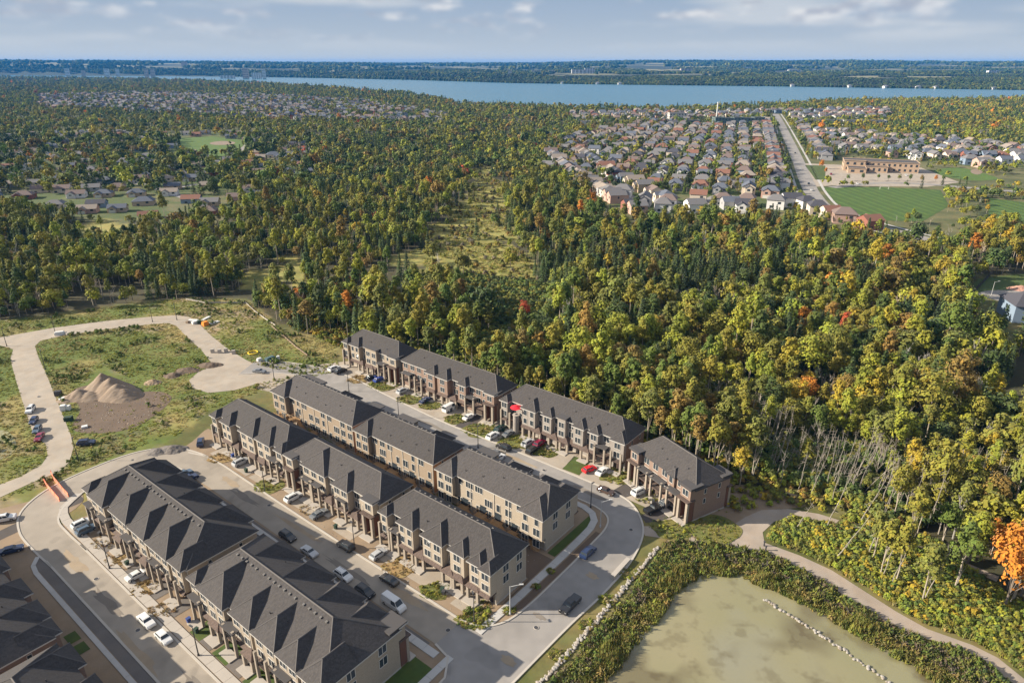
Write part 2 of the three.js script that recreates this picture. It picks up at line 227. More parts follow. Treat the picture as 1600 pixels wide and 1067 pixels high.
sheet('lake', Z.lake, 0.6, new THREE.MeshStandardMaterial({ name: 'lake', color: new THREE.Color().setRGB(0.05, 0.15, 0.20), roughness: 0.25, bumpMap: gWave, bumpScale: 0.5 }), 'wide blue lake bay below the far wooded shore');
// building site and roads
sheet('lot_dirt', uvP([[-215, 26], [-176, 22], [-166, 30], [-160, 60], [-171, 70], [-178, 92], [-172, 100], [-172, 122], [-150, 122], [-62, 122], [-58, 70], [-60, 20], [-90, -6], [-190, -6]]), 0.03, mat.dirt, 'bare graded dirt around the new townhouses');
sheet('lot_gravel', uvP([[-195, 129], [-190, 136], [-186, 142], [-60, 142], [-40, 131], [-49, 122], [-60, 128.5], [-80, 129.2], [-126, 128.6]]), 0.04, mat.gravel, 'pale gravel front yards below the long upper townhouse row');
sheet('road', Z.roadLoop, 0.06, mat.gravel, 'pale gravel loop road through the weedy field');
const tFar = curve(uvP([[-214, 120], [-200, 127], [-186, 131], [-172, 131.6], [-160, 130.5], [-144, 129.4], [-126, 128.6], [-103, 129.1], [-81, 129.2], [-71, 129], [-64.6, 127.9], [-57.3, 121], [-54.1, 111], [-53.4, 98], [-54, 86], [-54.4, 68], [-55, 40], [-55, 10]]), 6);
const tNear = curve(uvP([[-208, 109], [-198, 118], [-186, 122.2], [-172, 122.2], [-150, 121.2], [-120, 121], [-84, 121], [-75, 121.2], [-70, 121], [-66, 119.4], [-64.2, 116], [-63.6, 108], [-63.3, 96], [-63.4, 84], [-64.4, 78.4], [-67, 75], [-71, 73.7]]), 6);
const rNear2 = uvP([[-71, 66.4], [-67, 65.6], [-64.4, 62], [-63.8, 54], [-63.6, 40], [-63.6, 10]]);
sheet('road', tFar.concat([...tNear, ...rNear2].reverse()), 0.07, mat.road, 'pale concrete grey street curving past the upper townhouse row');
const midF = uvP([[-172, 72], [-166, 74.2], [-158, 74.6], [-128, 74], [-106, 73.7], [-71, 73.7]]), midL = uvP([[-174, 62], [-168, 66.2], [-153, 66.8], [-117, 66.5], [-71, 66.4]]);
sheet('road', [...midF, ...midL.slice().reverse()], 0.08, mat.roadSand, 'sandy street between the two lower townhouse rows');
const loopOut = curve(uvP([[-150, 30.2], [-160, 29.8], [-169, 30.2], [-177, 33], [-182.5, 40], [-184.5, 52], [-183, 64], [-177, 71], [-170, 73.6], [-164, 74.4]]), 5), loopIn = curve(uvP([[-150, 37.2], [-160, 37], [-167, 37.6], [-172, 41], [-174.6, 47], [-175, 55], [-173, 62], [-168, 66], [-160, 66.8]]), 5);
sheet('road', [...loopOut, ...loopIn.slice().reverse()], 0.09, mat.roadSand, 'sandy street bend round the end of the lower row');
sheet('road', uvP([[-151, 37.2], [-129, 37], [-94, 36.8], [-50, 36.7], [-50, 30.2], [-110, 30.2], [-133, 30.2], [-151, 30.2]]), 0.1, mat.roadSand, 'sandy street below the lower left townhouse row');
// kerbs and pavements
const kerbs = [[tFar, 'kerb'], [tNear, 'kerb'], [midF, 'kerb'], [loopOut, 'kerb'], [loopIn, 'kerb'], [rNear2, 'kerb'], [uvP([[-153, 37.1], [-94, 36.8], [-50, 36.7]]), 'kerb'], [uvP([[-153, 30.2], [-110, 30.2], [-50, 30.2]]), 'kerb']];
for (const [L, n] of kerbs) structure(n, kerbGeo(L, 0.42, 0.2), mat.kerb, 'pale concrete kerb along the street');
function walk(L, w, label, m = mat.walk, joint = 3) { // a pavement of separate slabs
  const g = new THREE.Group(); g.name = numbered('pavement'); g.userData = { kind: 'structure', label }; scene.add(g);
  const c = new THREE.CurvePath(); for (let i = 0; i + 1 < L.length; i++) c.add(new THREE.LineCurve3(new THREE.Vector3(L[i][0], 0, L[i][1]), new THREE.Vector3(L[i + 1][0], 0, L[i + 1][1])));
  const n = Math.max(2, Math.round(c.getLength() / joint)); c.arcLengthDivisions = 400; const pts = c.getSpacedPoints(n).map((v) => [v.x, v.z]), R = ribbon(pts, w), b = [];
  for (let i = 0; i < n; i++) { const A = R[i], Bq = R[i + 1], Cq = R[2 * n + 1 - 1 - i], D = R[2 * n + 1 - i], q = new B(), cx = (A[0] + Cq[0]) / 2, cz = (A[1] + Cq[1]) / 2, P = (v, y) => [cx + (v[0] - cx) * 0.985, y, cz + (v[1] - cz) * 0.985], h = 0.19 + 0.012 * hash2(i, n);
    q.quad(P(D, h), P(Cq, h), P(Bq, h), P(A, h)).quad(P(A, h), P(Bq, h), P(Bq, 0), P(A, 0)).quad(P(Cq, h), P(D, h), P(D, 0), P(Cq, 0)).quad(P(Bq, h), P(Cq, h), P(Cq, 0), P(Bq, 0)); M('slab', q.geo(), m, g); }
  return g;
}
walk(uvP([[-75.5, 119.3], [-71.2, 119.2], [-68.2, 117.6], [-66.9, 114.5], [-66.5, 108], [-66.3, 96], [-66.3, 84], [-66.5, 78], [-66.6, 73.4]]), 1.7, 'white pavement curving round the end of the middle rows');
walk(uvP([[-174.6, 45], [-171.5, 40.4], [-167, 38.7], [-153, 38.5], [-110, 38.2], [-70, 38.2], [-55, 38.1]]), 1.9, 'broad pale pavement in front of the lower left row', mat.conc);
walk(uvP([[-152, 64.8], [-117, 64.6], [-90, 64.6], [-69, 64.6]]), 1.6, 'grey pavement behind the lower left row', mat.walk);
sheet('verge', uvP([[-156.6, 29.7], [-152.6, 28], [-50, 28], [-50, 30], [-156, 30]]), 0.06, mat.oldAsphalt, 'worn dark asphalt strip along the lower street');
walk(uvP([[-156, 29.6], [-153, 27.5], [-150, 27.4], [-110, 27.4], [-60, 27.4]]), 0.9, 'narrow pavement before the corner houses', mat.walk);
walk(uvP([[-66.7, 66], [-66.6, 58], [-66.6, 40]]), 1.5, 'short pavement beside the last block of the lower left row', mat.walk);
sheet('verge', uvP([[-167, 60.5], [-166.5, 66], [-150, 66.2], [-90, 66], [-72, 66], [-72, 65.5], [-167, 60.5]]), 0.055, mat.oldAsphalt, 'grey asphalt strip behind the lower left row');
// strips of verge between kerb and pavement
sheet('verge', uvP([[-65.2, 113], [-64, 113], [-63.7, 96], [-63.8, 84], [-65.2, 80]]), 0.12, mat.dirtDark, 'brown earth verge beside the curving pavement');
sheet('yard', uvP([[-172, 91], [-172, 99], [-67.5, 99], [-67.5, 79], [-68, 91]]), 0.05, mat.dirtDark, 'brown earth back yards between the middle rows');
sheet('trail', Z.trail, 0.05, mat.path, 'pale gravel walking trail curving past the pond');
sheet('trail', ribbon(curve(trailSpur), 2.2), 0.05, mat.path, 'narrow trail through the leaning trees');
sheet('pond', curve(Z.pond, 3, true), 0.06, new THREE.MeshStandardMaterial({ name: 'pond', color: new THREE.Color().setRGB(0.30, 0.292, 0.232), map: gPond, roughness: 0.14 }), 'shallow algae green storm pond');
sheet('pool', curve(poly([[768, 490], [772, 482], [782, 480], [789, 488], [785, 498], [774, 499]]), 3, true), 0.05, new THREE.MeshStandardMaterial({ name: 'pool', color: new THREE.Color().setRGB(0.03, 0.07, 0.1), roughness: 0.05 }), 'small blue pool among the trees');
// lived in edges of the field
sheet('bare_earth', curve(poly([[112, 610], [150, 600], [215, 612], [250, 612], [268, 622], [240, 650], [215, 665], [180, 675], [125, 676], [112, 668], [125, 640]]), 4, true), 0.04, mat.dirtDark, 'churned brown earth below the soil heap');
sheet('bare_earth', curve(poly([[270, 712], [300, 690], [325, 670], [345, 700], [340, 722], [300, 712]]), 4, true), 0.035, mat.dirt, 'tan dirt beside the end of the middle row');
sheet('bare_earth', curve(poly([[1100, 775], [1150, 757], [1215, 770], [1260, 790], [1195, 798], [1170, 812], [1140, 822], [1100, 815], [1080, 812]]), 4, true), 0.04, mat.dirt, 'bare earth behind the end townhouse block');
sheet('bare_earth', curve(poly([[0, 795], [60, 780], [120, 768], [128, 785], [60, 830], [0, 860], [-60, 880], [-60, 810]]), 4, true), 0.045, mat.dirt, 'rutted earth track beside the orange fencing');
sheet('bare_earth', curve(poly([[420, 590], [460, 582], [480, 588], [440, 612], [400, 606]]), 3, true), 0.045, mat.gravel, 'gravel shoulder by the turning circle');
sheet('silt_pond', curve(poly([[-60, 680], [0, 672], [18, 680], [22, 705], [0, 718], [-60, 720]]), 4, true), 0.05, S(0.42, 0.42, 0.30, { name: 'silt', roughness: 0.4, map: gPond }), 'pale silty puddle at the left edge');
// suburb beyond the woods
sheet('road', ribbon(mainRoad, 12.5), 0.1, mat.road, 'wide straight road running up through the far suburb');
for (const s of [-1, 1]) sheet('path', ribbon(mainRoad, 2.2, s * 11), 0.1, mat.walk, 'pale footpath along the wide suburban road');
sheet('school_yard', Z.school, 0.06, mat.gravel, 'pale paved school yard');
sheet('lawn', Z.schoolLawn, 0.1, mat.lawn, 'green lawn corner by the school');
sheet('sports_field', Z.sportsA, 0.08, mat.sports, 'green playing field with mown stripes');
sheet('sports_field', Z.sportsB, 0.08, mat.sports, 'green playing field at the right edge');
for (const [Pz, n] of [[Z.sportsA, 16], [Z.sportsB, 12]]) { // mown stripes, each a strip of lighter grass
  const A = G(1345, 300), Bq = G(1410, 322), dl = Math.hypot(Bq[0] - A[0], Bq[1] - A[1]), dx = (Bq[0] - A[0]) / dl, dz = (Bq[1] - A[1]) / dl, b = new B();
  for (let k = -40; k < 40; k++) for (let t = -160; t < 260; t += 3) { const o = k * 8, q = [[t, o], [t + 3, o], [t + 3, o + 3], [t, o + 3]].map(([s, w]) => [Pz[0][0] + dx * s - dz * w, Pz[0][1] + dz * s + dx * w]); if (q.every((p) => inside(p[0], p[1], Pz))) b.quad([q[3][0], 0.11, q[3][1]], [q[2][0], 0.11, q[2][1]], [q[1][0], 0.11, q[1][1]], [q[0][0], 0.11, q[0][1]]); }
  structure('mown_stripe', b.geo(), mat.sportsLight, 'lighter mown stripes across the playing field');
}
sheet('lawn', poly([[1500, 466], [1530, 436], [1600, 428], [1700, 424], [1700, 456], [1580, 456], [1548, 464], [1530, 470]]), 0.1, mat.lawn, 'green lawn behind the lamp at the right edge');
sheet('park_lawn', Z.park, 0.06, mat.sportsLight, 'bright green park lawn among the left suburb');
sheet('infield', curve(poly([[328, 223], [345, 220.5], [366, 222], [360, 226], [335, 226.5]]), 3, true), 0.09, mat.sand, 'sandy ball infield on the park lawn');
sheet('ball_field', curve(Z.ballfield, 3, true), 0.08, mat.sportsLight, 'small green ball field right of the school');
sheet('infield', curve(poly([[1518, 266], [1530, 263], [1537, 268], [1528, 273], [1520, 271]]), 3, true), 0.1, mat.sand, 'tan infield of the ball field by the school');
for (const [L, w] of [[[[1300, 293], [1380, 286], [1450, 288], [1520, 294], [1600, 300]], 9], [[[470, 248], [492, 253], [484, 262], [460, 290]], 10], [[[372, 240], [400, 215], [410, 200]], 10], [[[715, 205], [760, 206], [790, 207]], 8], [[[1545, 466], [1570, 461], [1620, 462]], 14], [[[1090, 325], [1130, 305], [1180, 318]], 8], [[[930, 262], [1000, 290], [1060, 318]], 8], [[[880, 240], [925, 275], [1005, 318]], 8], [[[1130, 265], [1160, 300]], 7], [[[100, 268], [200, 283], [300, 312]], 8], [[[280, 265], [350, 278], [250, 298]], 7], [[[640, 196], [560, 190]], 8]]) sheet('road', ribbon(curve(poly(L)), w), 0.12, mat.road, 'suburban side street');
sheet('rutted_track', curve(poly([[-40, 850], [0, 829], [50, 806], [100, 783], [126, 776], [128, 784], [108, 793], [60, 816], [0, 844], [-40, 864]]), 4, true), 0.06, mat.asphalt, 'dark muddy track at the left edge below the orange nets');
seed(77);
for (const [u, v, w, l, m] of [[-140, 70, 1.0, 14, 0], [-120, 71, 0.8, 20, 1], [-100, 69, 0.9, 16, 0], [-84, 71.4, 1.1, 12, 1], [-150, 71.6, 1.2, 9, 1], [-130, 33, 1, 16, 0], [-112, 31, 0.9, 18, 1], [-95, 34, 1.1, 15, 0], [-148, 34, 1.2, 12, 1], [-75, 125, 0.9, 14, 0], [-100, 126, 0.8, 18, 1], [-130, 125, 0.8, 20, 0], [-58, 100, 0.9, 3, 1], [-60, 84, 0.8, 3, 0], [-58, 72, 1.0, 4, 1]]) { const Q = []; for (let i = 0; i < 18; i++) { const an = i / 18 * 6.283, q = 0.55 + 0.6 * rnd(); Q.push(UV(u + Math.cos(an) * l * 0.5 * q, v + Math.sin(an) * w * q)); } sheet('mud_stain', curve(Q, 2, true), 0.104 + 0.004 * (u & 3), m ? mat.mudLight : mat.mudDark, m ? 'pale dried mud smeared along the street' : 'darker damp stain along the street'); }
// ---------------------------------------------------------------- townhouse blocks
function pane(w, h) { const b = new B(); b.quad([-w / 2, -h / 2, 0.02], [w / 2, -h / 2, 0.02], [w / 2, h / 2, 0.02], [-w / 2, h / 2, 0.02]); return b.geo(); }
function frameGeo(w, h, n) { const b = new B(), t = 0.07, d = 0.07; b.box(-w / 2 - t, -h / 2 - t, 0, w / 2 + t, -h / 2, d).box(-w / 2 - t, h / 2, 0, w / 2 + t, h / 2 + t, d).box(-w / 2 - t, -h / 2, 0, -w / 2, h / 2, d).box(w / 2, -h / 2, 0, w / 2 + t, h / 2, d); for (let i = 1; i < n; i++) b.box(-w / 2 + w * i / n - 0.04, -h / 2, 0, -w / 2 + w * i / n + 0.04, h / 2, d); return b.geo(); }
const winGeo = new Map();
function windowAt(parent, x, y, z, w, h, turn = 0, frame = mat.frame, n = 2) {
  const k = [w, h, n].join(); if (!winGeo.has(k)) winGeo.set(k, [pane(w, h), frameGeo(w, h, n)]);
  const [a, f] = winGeo.get(k), o = M('window', a, mat.glass, parent); o.position.set(x, y, z); o.rotation.y = turn; M('window_frame', f, frame, o); return o;
}
const doorGeo = new Map();
function doorAt(parent, name, x, z, w, h, m, turn = 0, y0 = 0.15) {
  const k = w + '_' + h; if (!doorGeo.has(k)) { const b = new B(); const n = Math.max(1, Math.round(h / 0.55)); for (let i = 0; i < n; i++) b.box(-w / 2, i * h / n + 0.03, 0, w / 2, (i + 1) * h / n, 0.06); doorGeo.set(k, b.geo()); }
  const o = M(name, doorGeo.get(k), m, parent); o.position.set(x, y0, z); o.rotation.y = turn; return o;
}
const EAVE = 9.0, roofB = mat.roof.clone(), roofC = mat.roof.clone(); roofB.color.multiplyScalar(0.86); roofC.color.multiplyScalar(1.13); roofB.name = 'roof dark'; roofC.name = 'roof pale';
// hipped roof over x0..x1, z0..z1; inset is how far the ridge ends stand in from the gable ends; dir +1/-1 makes a front hip that runs back into the main roof
function hip(b, x0, x1, z0, z1, y, top, insA, insB) { const zm = (z0 + z1) / 2, A = [x0, y, z1], C = [x1, y, z1], D = [x1, y, z0], E2 = [x0, y, z0], R = [x0 + insA, top, zm], Q = [x1 - insB, top, zm]; b.quad(A, C, Q, R).quad(D, E2, R, Q).tri(C, D, Q).tri(E2, A, R); return [R, Q]; }
function frontHip(b, x0, x1, zf, zb, y, top, ins) { // zf the front eave (either sign), ridge runs to zb
  const xm = (x0 + x1) / 2, s = Math.sign(zf - zb), F = [xm, top, zf - s * ins], K = [xm, top, zb], a = [x0, y, zf], c = [x1, y, zf], ab = [x0, y, zb], cb = [x1, y, zb];
  if (s > 0) b.tri(a, c, F).quad(c, cb, K, F).quad(ab, a, F, K); else b.tri(c, a, F).quad(cb, c, F, K).quad(a, ab, K, F); return [F, K];
}
const ventGeo = (() => { const b = new B(); b.box(-0.15, 0, -0.15, 0.15, 0.26, 0.15); b.box(-0.21, 0.26, -0.21, 0.21, 0.33, 0.21, true); return b.geo(); })();
const stackGeo = new THREE.CylinderGeometry(0.09, 0.09, 0.8, 8);
function railGeo(x0, x1, z0, z1, y, h = 1.0, sides = 'fab') { const b = new B(), bar = (ax, az, bx, bz) => { b.box(Math.min(ax, bx) - 0.03, y + h - 0.06, Math.min(az, bz) - 0.03, Math.max(ax, bx) + 0.03, y + h, Math.max(az, bz) + 0.03, true); const n = Math.max(2, Math.round(Math.hypot(bx - ax, bz - az) / 0.35)); for (let i = 0; i <= n; i++) { const x = mix(ax, bx, i / n), z = mix(az, bz, i / n); b.box(x - 0.02, y, z - 0.02, x + 0.02, y + h - 0.05, z + 0.02); } };
  if (sides.includes('f')) bar(x0, z1, x1, z1); if (sides.includes('a')) bar(x0, z0, x0, z1); if (sides.includes('b')) bar(x1, z0, x1, z1); return b.geo(); }

// one row of attached houses. Local axes: x along the row, +z towards the front. sides: list for front 'f' and rear 'r':
//   bays [x0, x1, projection, kind] kind: 'hip' | 'box' (flat roofed top box over a tall porch) ; porches [x, width, kind] kind: 'tall' | 'low' ; decks [x, width]
function townhouses(spec) {
  const { u0, u1, walls, end = walls, label, top = 12.9, insA = 4.8, insB = 4.8, turn = 0, at } = spec, sh = at ? 0 : 0.7, v0 = spec.v0 + sh, v1 = spec.v1 + sh, L = u1 - u0, D = v1 - v0, c = at || UV((u0 + u1) / 2, (v0 + v1) / 2);
  const T = thing('townhouse_block', label, 'townhouses', [c[0], 0, c[1]], -TH + turn), X0 = -L / 2, X1 = L / 2, ZF = D / 2, ZB = -D / 2, X = (u) => u - u0 + X0;
  const wall = new B(), endWall = new B(), base = new B(), roof = new B(), trim = new B(), ridge = new B(), vents = [], OV = 0.45;
  wall.quad([X0, 0, ZF], [X1, 0, ZF], [X1, EAVE, ZF], [X0, EAVE, ZF]).quad([X1, 0, ZB], [X0, 0, ZB], [X0, EAVE, ZB], [X1, EAVE, ZB]);
  endWall.quad([X1, 0, ZF], [X1, 0, ZB], [X1, EAVE, ZB], [X1, EAVE, ZF]); M('end_wall', new B().quad([X0, 0, ZB], [X0, 0, ZF], [X0, EAVE, ZF], [X0, EAVE, ZB]).geo(), end, T);
  base.box(X0 - 0.05, 0, ZB - 0.05, X1 + 0.05, 0.45, ZF + 0.05);
  trim.box(X0 - OV, EAVE - 0.26, ZB - OV, X1 + OV, EAVE, ZF + OV, true);
  const cap = (a, q, w = 0.16) => ridge.beam([a[0], a[1] + 0.02, a[2]], [q[0], q[1] + 0.02, q[2]], w, w, 4);
  const [R, Q] = hip(roof, X0 - OV, X1 + OV, ZB - OV, ZF + OV, EAVE, top, insA, insB); cap(R, Q);
  for (const [r, x] of [[R, X0 - OV], [Q, X1 + OV]]) for (const z of [ZB - OV, ZF + OV]) cap([x, EAVE, z], r, 0.12);
  const pipe = M('downpipe', new B().box(-0.05, 0, 0, 0.05, EAVE - 0.3, 0.1).geo(), mat.pipe, T); pipe.position.set(X1 - 0.2, 0, ZF);
  const slope = (top - EAVE) / (D / 2 + OV);
  let k = 0;
  for (const s of [1, -1]) {
    const F = spec[s > 0 ? 'front' : 'rear']; if (!F) continue;
    const z = s > 0 ? ZF : ZB, ry = s > 0 ? 0 : Math.PI, floors = F.floors || [4.9, 7.5], segs = [];
    let x = X0; const bays = (F.bays || []).map((q) => [Math.max(X0, X(q[0])), Math.min(X1, X(q[1])), ...q.slice(2)]).sort((a, q) => a[0] - q[0]);
    for (const q of bays) { if (q[0] - x > 0.7) segs.push([x, q[0], 0, 'wall']); segs.push(q); x = q[1]; } if (X1 - x > 0.7) segs.push([x, X1, 0, 'wall']);
    for (const [xa, xb, pr, kind] of segs) {
      const w = xb - xa, xm = (xa + xb) / 2, zf = z + s * pr; k++;
      const body = (ya, yb, target = wall) => { const za = Math.min(z, zf) - (s < 0 ? 0 : 0.05), zb = Math.max(z, zf) + (s < 0 ? 0.05 : 0); target.box(xa + 0.012, ya, za, xb - 0.012, yb, zb, true); };
      if (kind === 'hip') {
        body(3.3, EAVE - 0.2); const inner = Math.min(w / 2 + OV, 3.8), tp = Math.min(top - 0.25, EAVE + 0.006 * k + (w / 2 + OV) * (spec.bf || 0.78)), zb = s * (D / 2 + OV - (tp - EAVE) / slope - 0.8);
        trim.box(xa - OV, EAVE - 0.26 + 0.004 * k, Math.min(zf + s * OV, z), xb + OV, EAVE + 0.004 * k, Math.max(zf + s * OV, z), true);
        const [f0, k0] = frontHip(roof, xa - OV, xb + OV, zf + s * OV, zb, EAVE + 0.006 * k, tp, Math.min(inner, w / 2 + OV)); cap(f0, k0, 0.13); cap([xa - OV, EAVE, zf + s * OV], f0, 0.1); cap([xb + OV, EAVE, zf + s * OV], f0, 0.1);
      } else if (kind === 'box') {
        body(6.3, EAVE + 0.45); const zi = z - s * 2.2; M('flat_roof', new B().box(xa - 0.35, EAVE + 0.45, Math.min(zi, zf + s * 0.35), xb + 0.35, EAVE + 0.72, Math.max(zi, zf + s * 0.35), true).geo(), mat.flatRoof, T); M('roof_edge', new B().box(xa - 0.42, EAVE + 0.2, Math.min(z, zf + s * 0.42), xb + 0.42, EAVE + 0.46, Math.max(z, zf + s * 0.42), true).geo(), spec.darkTrim ? mat.fasciaDark : mat.fascia, T);
        const t2 = new B(); t2.box(xa - 0.3, 5.9, Math.min(z, zf + s * 1.0), xb + 0.3, 6.2, Math.max(z, zf + s * 1.0), true); M('porch_roof', t2.geo(), mat.canopy, T);
        for (const q of [xa + 0.3, xb - 0.3]) { M('column', new B().box(q - 0.32, 0, zf + s * 0.35 - 0.32, q + 0.32, 5.9, zf + s * 0.35 + 0.32).geo(), spec.column || mat.column, T); M('brown_panel', new B().box(q - 0.28, 0.4, Math.min(z + s * 0.15, zf), q + 0.28, 5.9, Math.max(z + s * 0.15, zf)).geo(), mat.brownPanel, T); }
        M('doorstep', new B().box(xa - 0.2, 0, Math.min(zf + s * 0.3, zf + s * 1.9), xb + 0.2, 0.3, Math.max(zf + s * 0.3, zf + s * 1.9)).geo(), mat.conc, T);
      } else if (kind === 'dormer') { body(EAVE - 0.4, EAVE + 0.75); const zi = z - s * 3.2; wall.box(xa + 0.012, EAVE - 0.2, Math.min(z, zi), xb - 0.012, EAVE + 0.75, Math.max(z, zi)); M('flat_roof', new B().box(xa - 0.3, EAVE + 0.75, Math.min(zi, zf + s * 0.4), xb + 0.3, EAVE + 0.98, Math.max(zi, zf + s * 0.4), true).geo(), mat.flatRoof, T); body(3.3, EAVE - 0.4); }
      // openings
      const zz = zf + s * 0.015; const n = Math.max(1, Math.round(w / 2.9));
      for (let i = 0; i < n; i++) for (const y of kind === 'box' ? [7.7] : floors) {
        if (F.plain && hash2(i * 7 + k * 3, Math.round(y * 10)) < 0.12) continue;
        const ww = w / n > 2.4 ? (F.plain ? pick([1.0, 1.7, 1.7, 2.2]) : 1.7) : w / n > 1.5 ? 1.1 : 0.7; windowAt(T, xa + w * (i + 0.5) / n, y + 0.15, zz, ww, F.plain && y < 6 ? 1.9 : 1.6, ry, spec.frame || mat.frame, ww > 2 ? 3 : ww > 1.3 ? 2 : 1);
      }
      if (!F.plain && (kind === 'wall' || kind === 'hip' || kind === 'dormer') && w > 2.2) { // ground floor: recessed garage under a brown canopy strip
        const zd = z + s * 0.02; if (w > 3.6) doorAt(T, 'garage_door', xm, zd, 2.6, 2.25, mat.garage, ry); else doorAt(T, 'front_door', xm, zd, 1.0, 2.2, mat.door, ry);
        const cz0 = z, cz1 = Math.max(Math.abs(zf), Math.abs(z) + 0.9) * s + s * 0.6, cb = new B(), y0 = 2.95, y1 = 3.65; const lo = Math.min(cz0, cz1), hi = Math.max(cz0, cz1);
        cb.box(xa + 0.02, y0, lo, xb - 0.02, y0 + 0.16, hi, true); if (s > 0) cb.quad([xa + 0.02, y0 + 0.165, hi], [xb - 0.02, y0 + 0.165, hi], [xb - 0.02, y1, z + pr * s + 0.03], [xa + 0.02, y1, z + pr * s + 0.03]); else cb.quad([xb - 0.02, y0 + 0.165, lo], [xa + 0.02, y0 + 0.165, lo], [xa + 0.02, y1, z + pr * s - 0.03], [xb - 0.02, y1, z + pr * s - 0.03]); M('canopy', cb.geo(), mat.canopy, T);
      }
    }
    for (const [pu, w, kind] of F.porches || []) {
      const px = X(pu), pz = z + s * (F.reach || 1.9), lo = Math.min(z, pz), hi = Math.max(z, pz), cm = spec.column || mat.column;
      if (kind === 'tall') {
        for (const q of [px - w / 2, px + w / 2]) M('column', new B().box(q - 0.24, 0, pz - 0.26, q + 0.24, 5.9 + 0.3 * hash2(q * 9 | 0, 3), pz + 0.26).geo(), cm, T);
        M('balcony', new B().box(px - w / 2 - 0.2, 3.0, lo + (s > 0 ? 0.02 : 0), px + w / 2 + 0.2, 3.25, hi - (s > 0 ? 0 : 0.02), true).geo(), mat.canopy, T);
        M('railing', railGeo(px - w / 2 + 0.36, px + w / 2 - 0.36, s > 0 ? z : pz, s > 0 ? pz : z, 3.25), mat.rail, T);
        if (hash2(px * 5 | 0, 9) < 0.7) M('porch_roof', new B().box(px - w / 2 - 0.55, 5.75, s > 0 ? z + 0.4 : pz - 0.5, px + w / 2 + 0.55, 6.0, s > 0 ? pz + 0.5 : z - 0.4, true).geo(), mat.flatRoof, T);
        doorAt(T, 'front_door', px, z + s * 0.03, 1.0, 2.2, mat.door, ry); doorAt(T, 'balcony_door', px, z + s * 0.03, 1.8, 2.1, mat.glass, ry, 3.3);
      } else {
        for (const q of [px - w / 2 + 0.2, px + w / 2 - 0.2]) M('column', new B().box(q - 0.3, 0, pz - 0.3, q + 0.3, 2.9, pz + 0.3).geo(), cm, T);
        const pb = new B(); pb.box(px - w / 2 - 0.35, 2.9, Math.min(z + s * 0.05, pz + s * 0.4), px + w / 2 + 0.35, 3.08, Math.max(z + s * 0.05, pz + s * 0.4), true); frontHip(pb, px - w / 2 - 0.4, px + w / 2 + 0.4, pz + s * 0.45, z + s * 0.06, 3.09, 4.2, w / 2); M('porch_roof', pb.geo(), mat.canopy, T); doorAt(T, 'front_door', px, z + s * 0.03, 1.0, 2.2, mat.door, ry);
      }
      M('doorstep', new B().box(px - w / 2 - 0.2, 0, Math.min(pz - 0.2 * s, pz + s * 1.7), px + w / 2 + 0.2, 0.28, Math.max(pz - 0.2 * s, pz + s * 1.7)).geo(), mat.conc, T);
    }
    for (const [du, w, y, d2] of F.decks || []) { // timber decks on posts with steps down
      const px = X(du), z2 = z + s * (d2 || 2.6), lo = Math.min(z, z2), hi = Math.max(z, z2), b = new B(), np = Math.round((hi - lo) / 0.3); for (let i = 0; i < np; i++) b.box(px - w / 2, y - 0.12, lo + (hi - lo) * i / np + 0.02, px + w / 2, y, lo + (hi - lo) * (i + 1) / np, true);
      const dk = M('deck', b.geo(), mat.deckWood, T); M('deck_railing', railGeo(px - w / 2 + 0.06, px + w / 2 - 0.06, s > 0 ? z : z2, s > 0 ? z2 : z, y, 1.0, s > 0 ? 'fab' : 'ab'), mat.deckWood, dk);
      if (s < 0) { const fr = railGeo(px - w / 2 + 0.06, px + w / 2 - 0.06, z2 - 1, z2 + 0.06, y, 1.0, 'f'); M('deck_railing', fr, mat.deckWood, dk); }
      for (const q of [px - w / 2 + 0.15, px + w / 2 - 0.15]) M('deck_post', new B().box(q - 0.08, 0, z2 - s * 0.15 - 0.08, q + 0.08, y - 0.12, z2 - s * 0.15 + 0.08).geo(), mat.deckWood, dk);
      const st = new B(), ns = Math.max(3, Math.round(y / 0.2)); for (let i = 0; i < ns; i++) st.box(px + w / 2 + 0.02 + i * 0.28, 0, lo + 0.6, px + w / 2 + 0.02 + (i + 1) * 0.28, y - 0.15 - i * (y / ns), lo + 1.7); M('steps', st.geo(), mat.deckWood, dk);
      doorAt(T, 'patio_door', px, z + s * 0.03, 1.8, 2.1, mat.glass, ry, y);
    }
    for (const u of F.pipes || []) { const q = M('downpipe', new B().box(-0.07, 0, -0.1, 0.07, EAVE - 0.3, 0.1).geo(), F.pipeMat || mat.pipe, T); q.position.set(X(u), 0, z + s * 0.02); }
  }
  for (const e of [-1, 1]) if (spec.endWindows !== 0) for (const q of [-0.25, 0.2]) for (const y of [4.8, 7.5]) windowAt(T, e > 0 ? X1 + 0.015 : X0 - 0.015, y, q * D, spec.endWindows === 2 ? 1.7 : 0.7, spec.endWindows === 2 ? 1.8 : 1.3, e * Math.PI / 2, spec.frame || mat.frame, spec.endWindows === 2 ? 2 : 1);
  M('wall', wall.geo(), walls, T); M('end_wall', endWall.geo(), end, T); M('foundation', base.geo(), mat.conc, T); M('eave_trim', trim.geo(), spec.darkTrim ? mat.fasciaDark : mat.fascia, T);
  const rf = M('roof', roof.geo(), pick([mat.roof, mat.roof, roofB, roofC]), T); M('ridge_cap', ridge.geo(), mat.ridge, rf);
  const vs = spec.vents || 0, zv = vs < 0 ? -1.1 : 1.1, run = Q[0] - R[0]; // square ridge vents, in small runs
  if (vs) for (let i = 0, q = R[0] + 0.6; q < Q[0] - 0.4; q += 1.6, i++) { if (i % 7 === 5) q += 0.9; const v = M('roof_vent', ventGeo, mat.vent, rf); v.position.set(q, top - slope * 1.1 - 0.06, zv); }
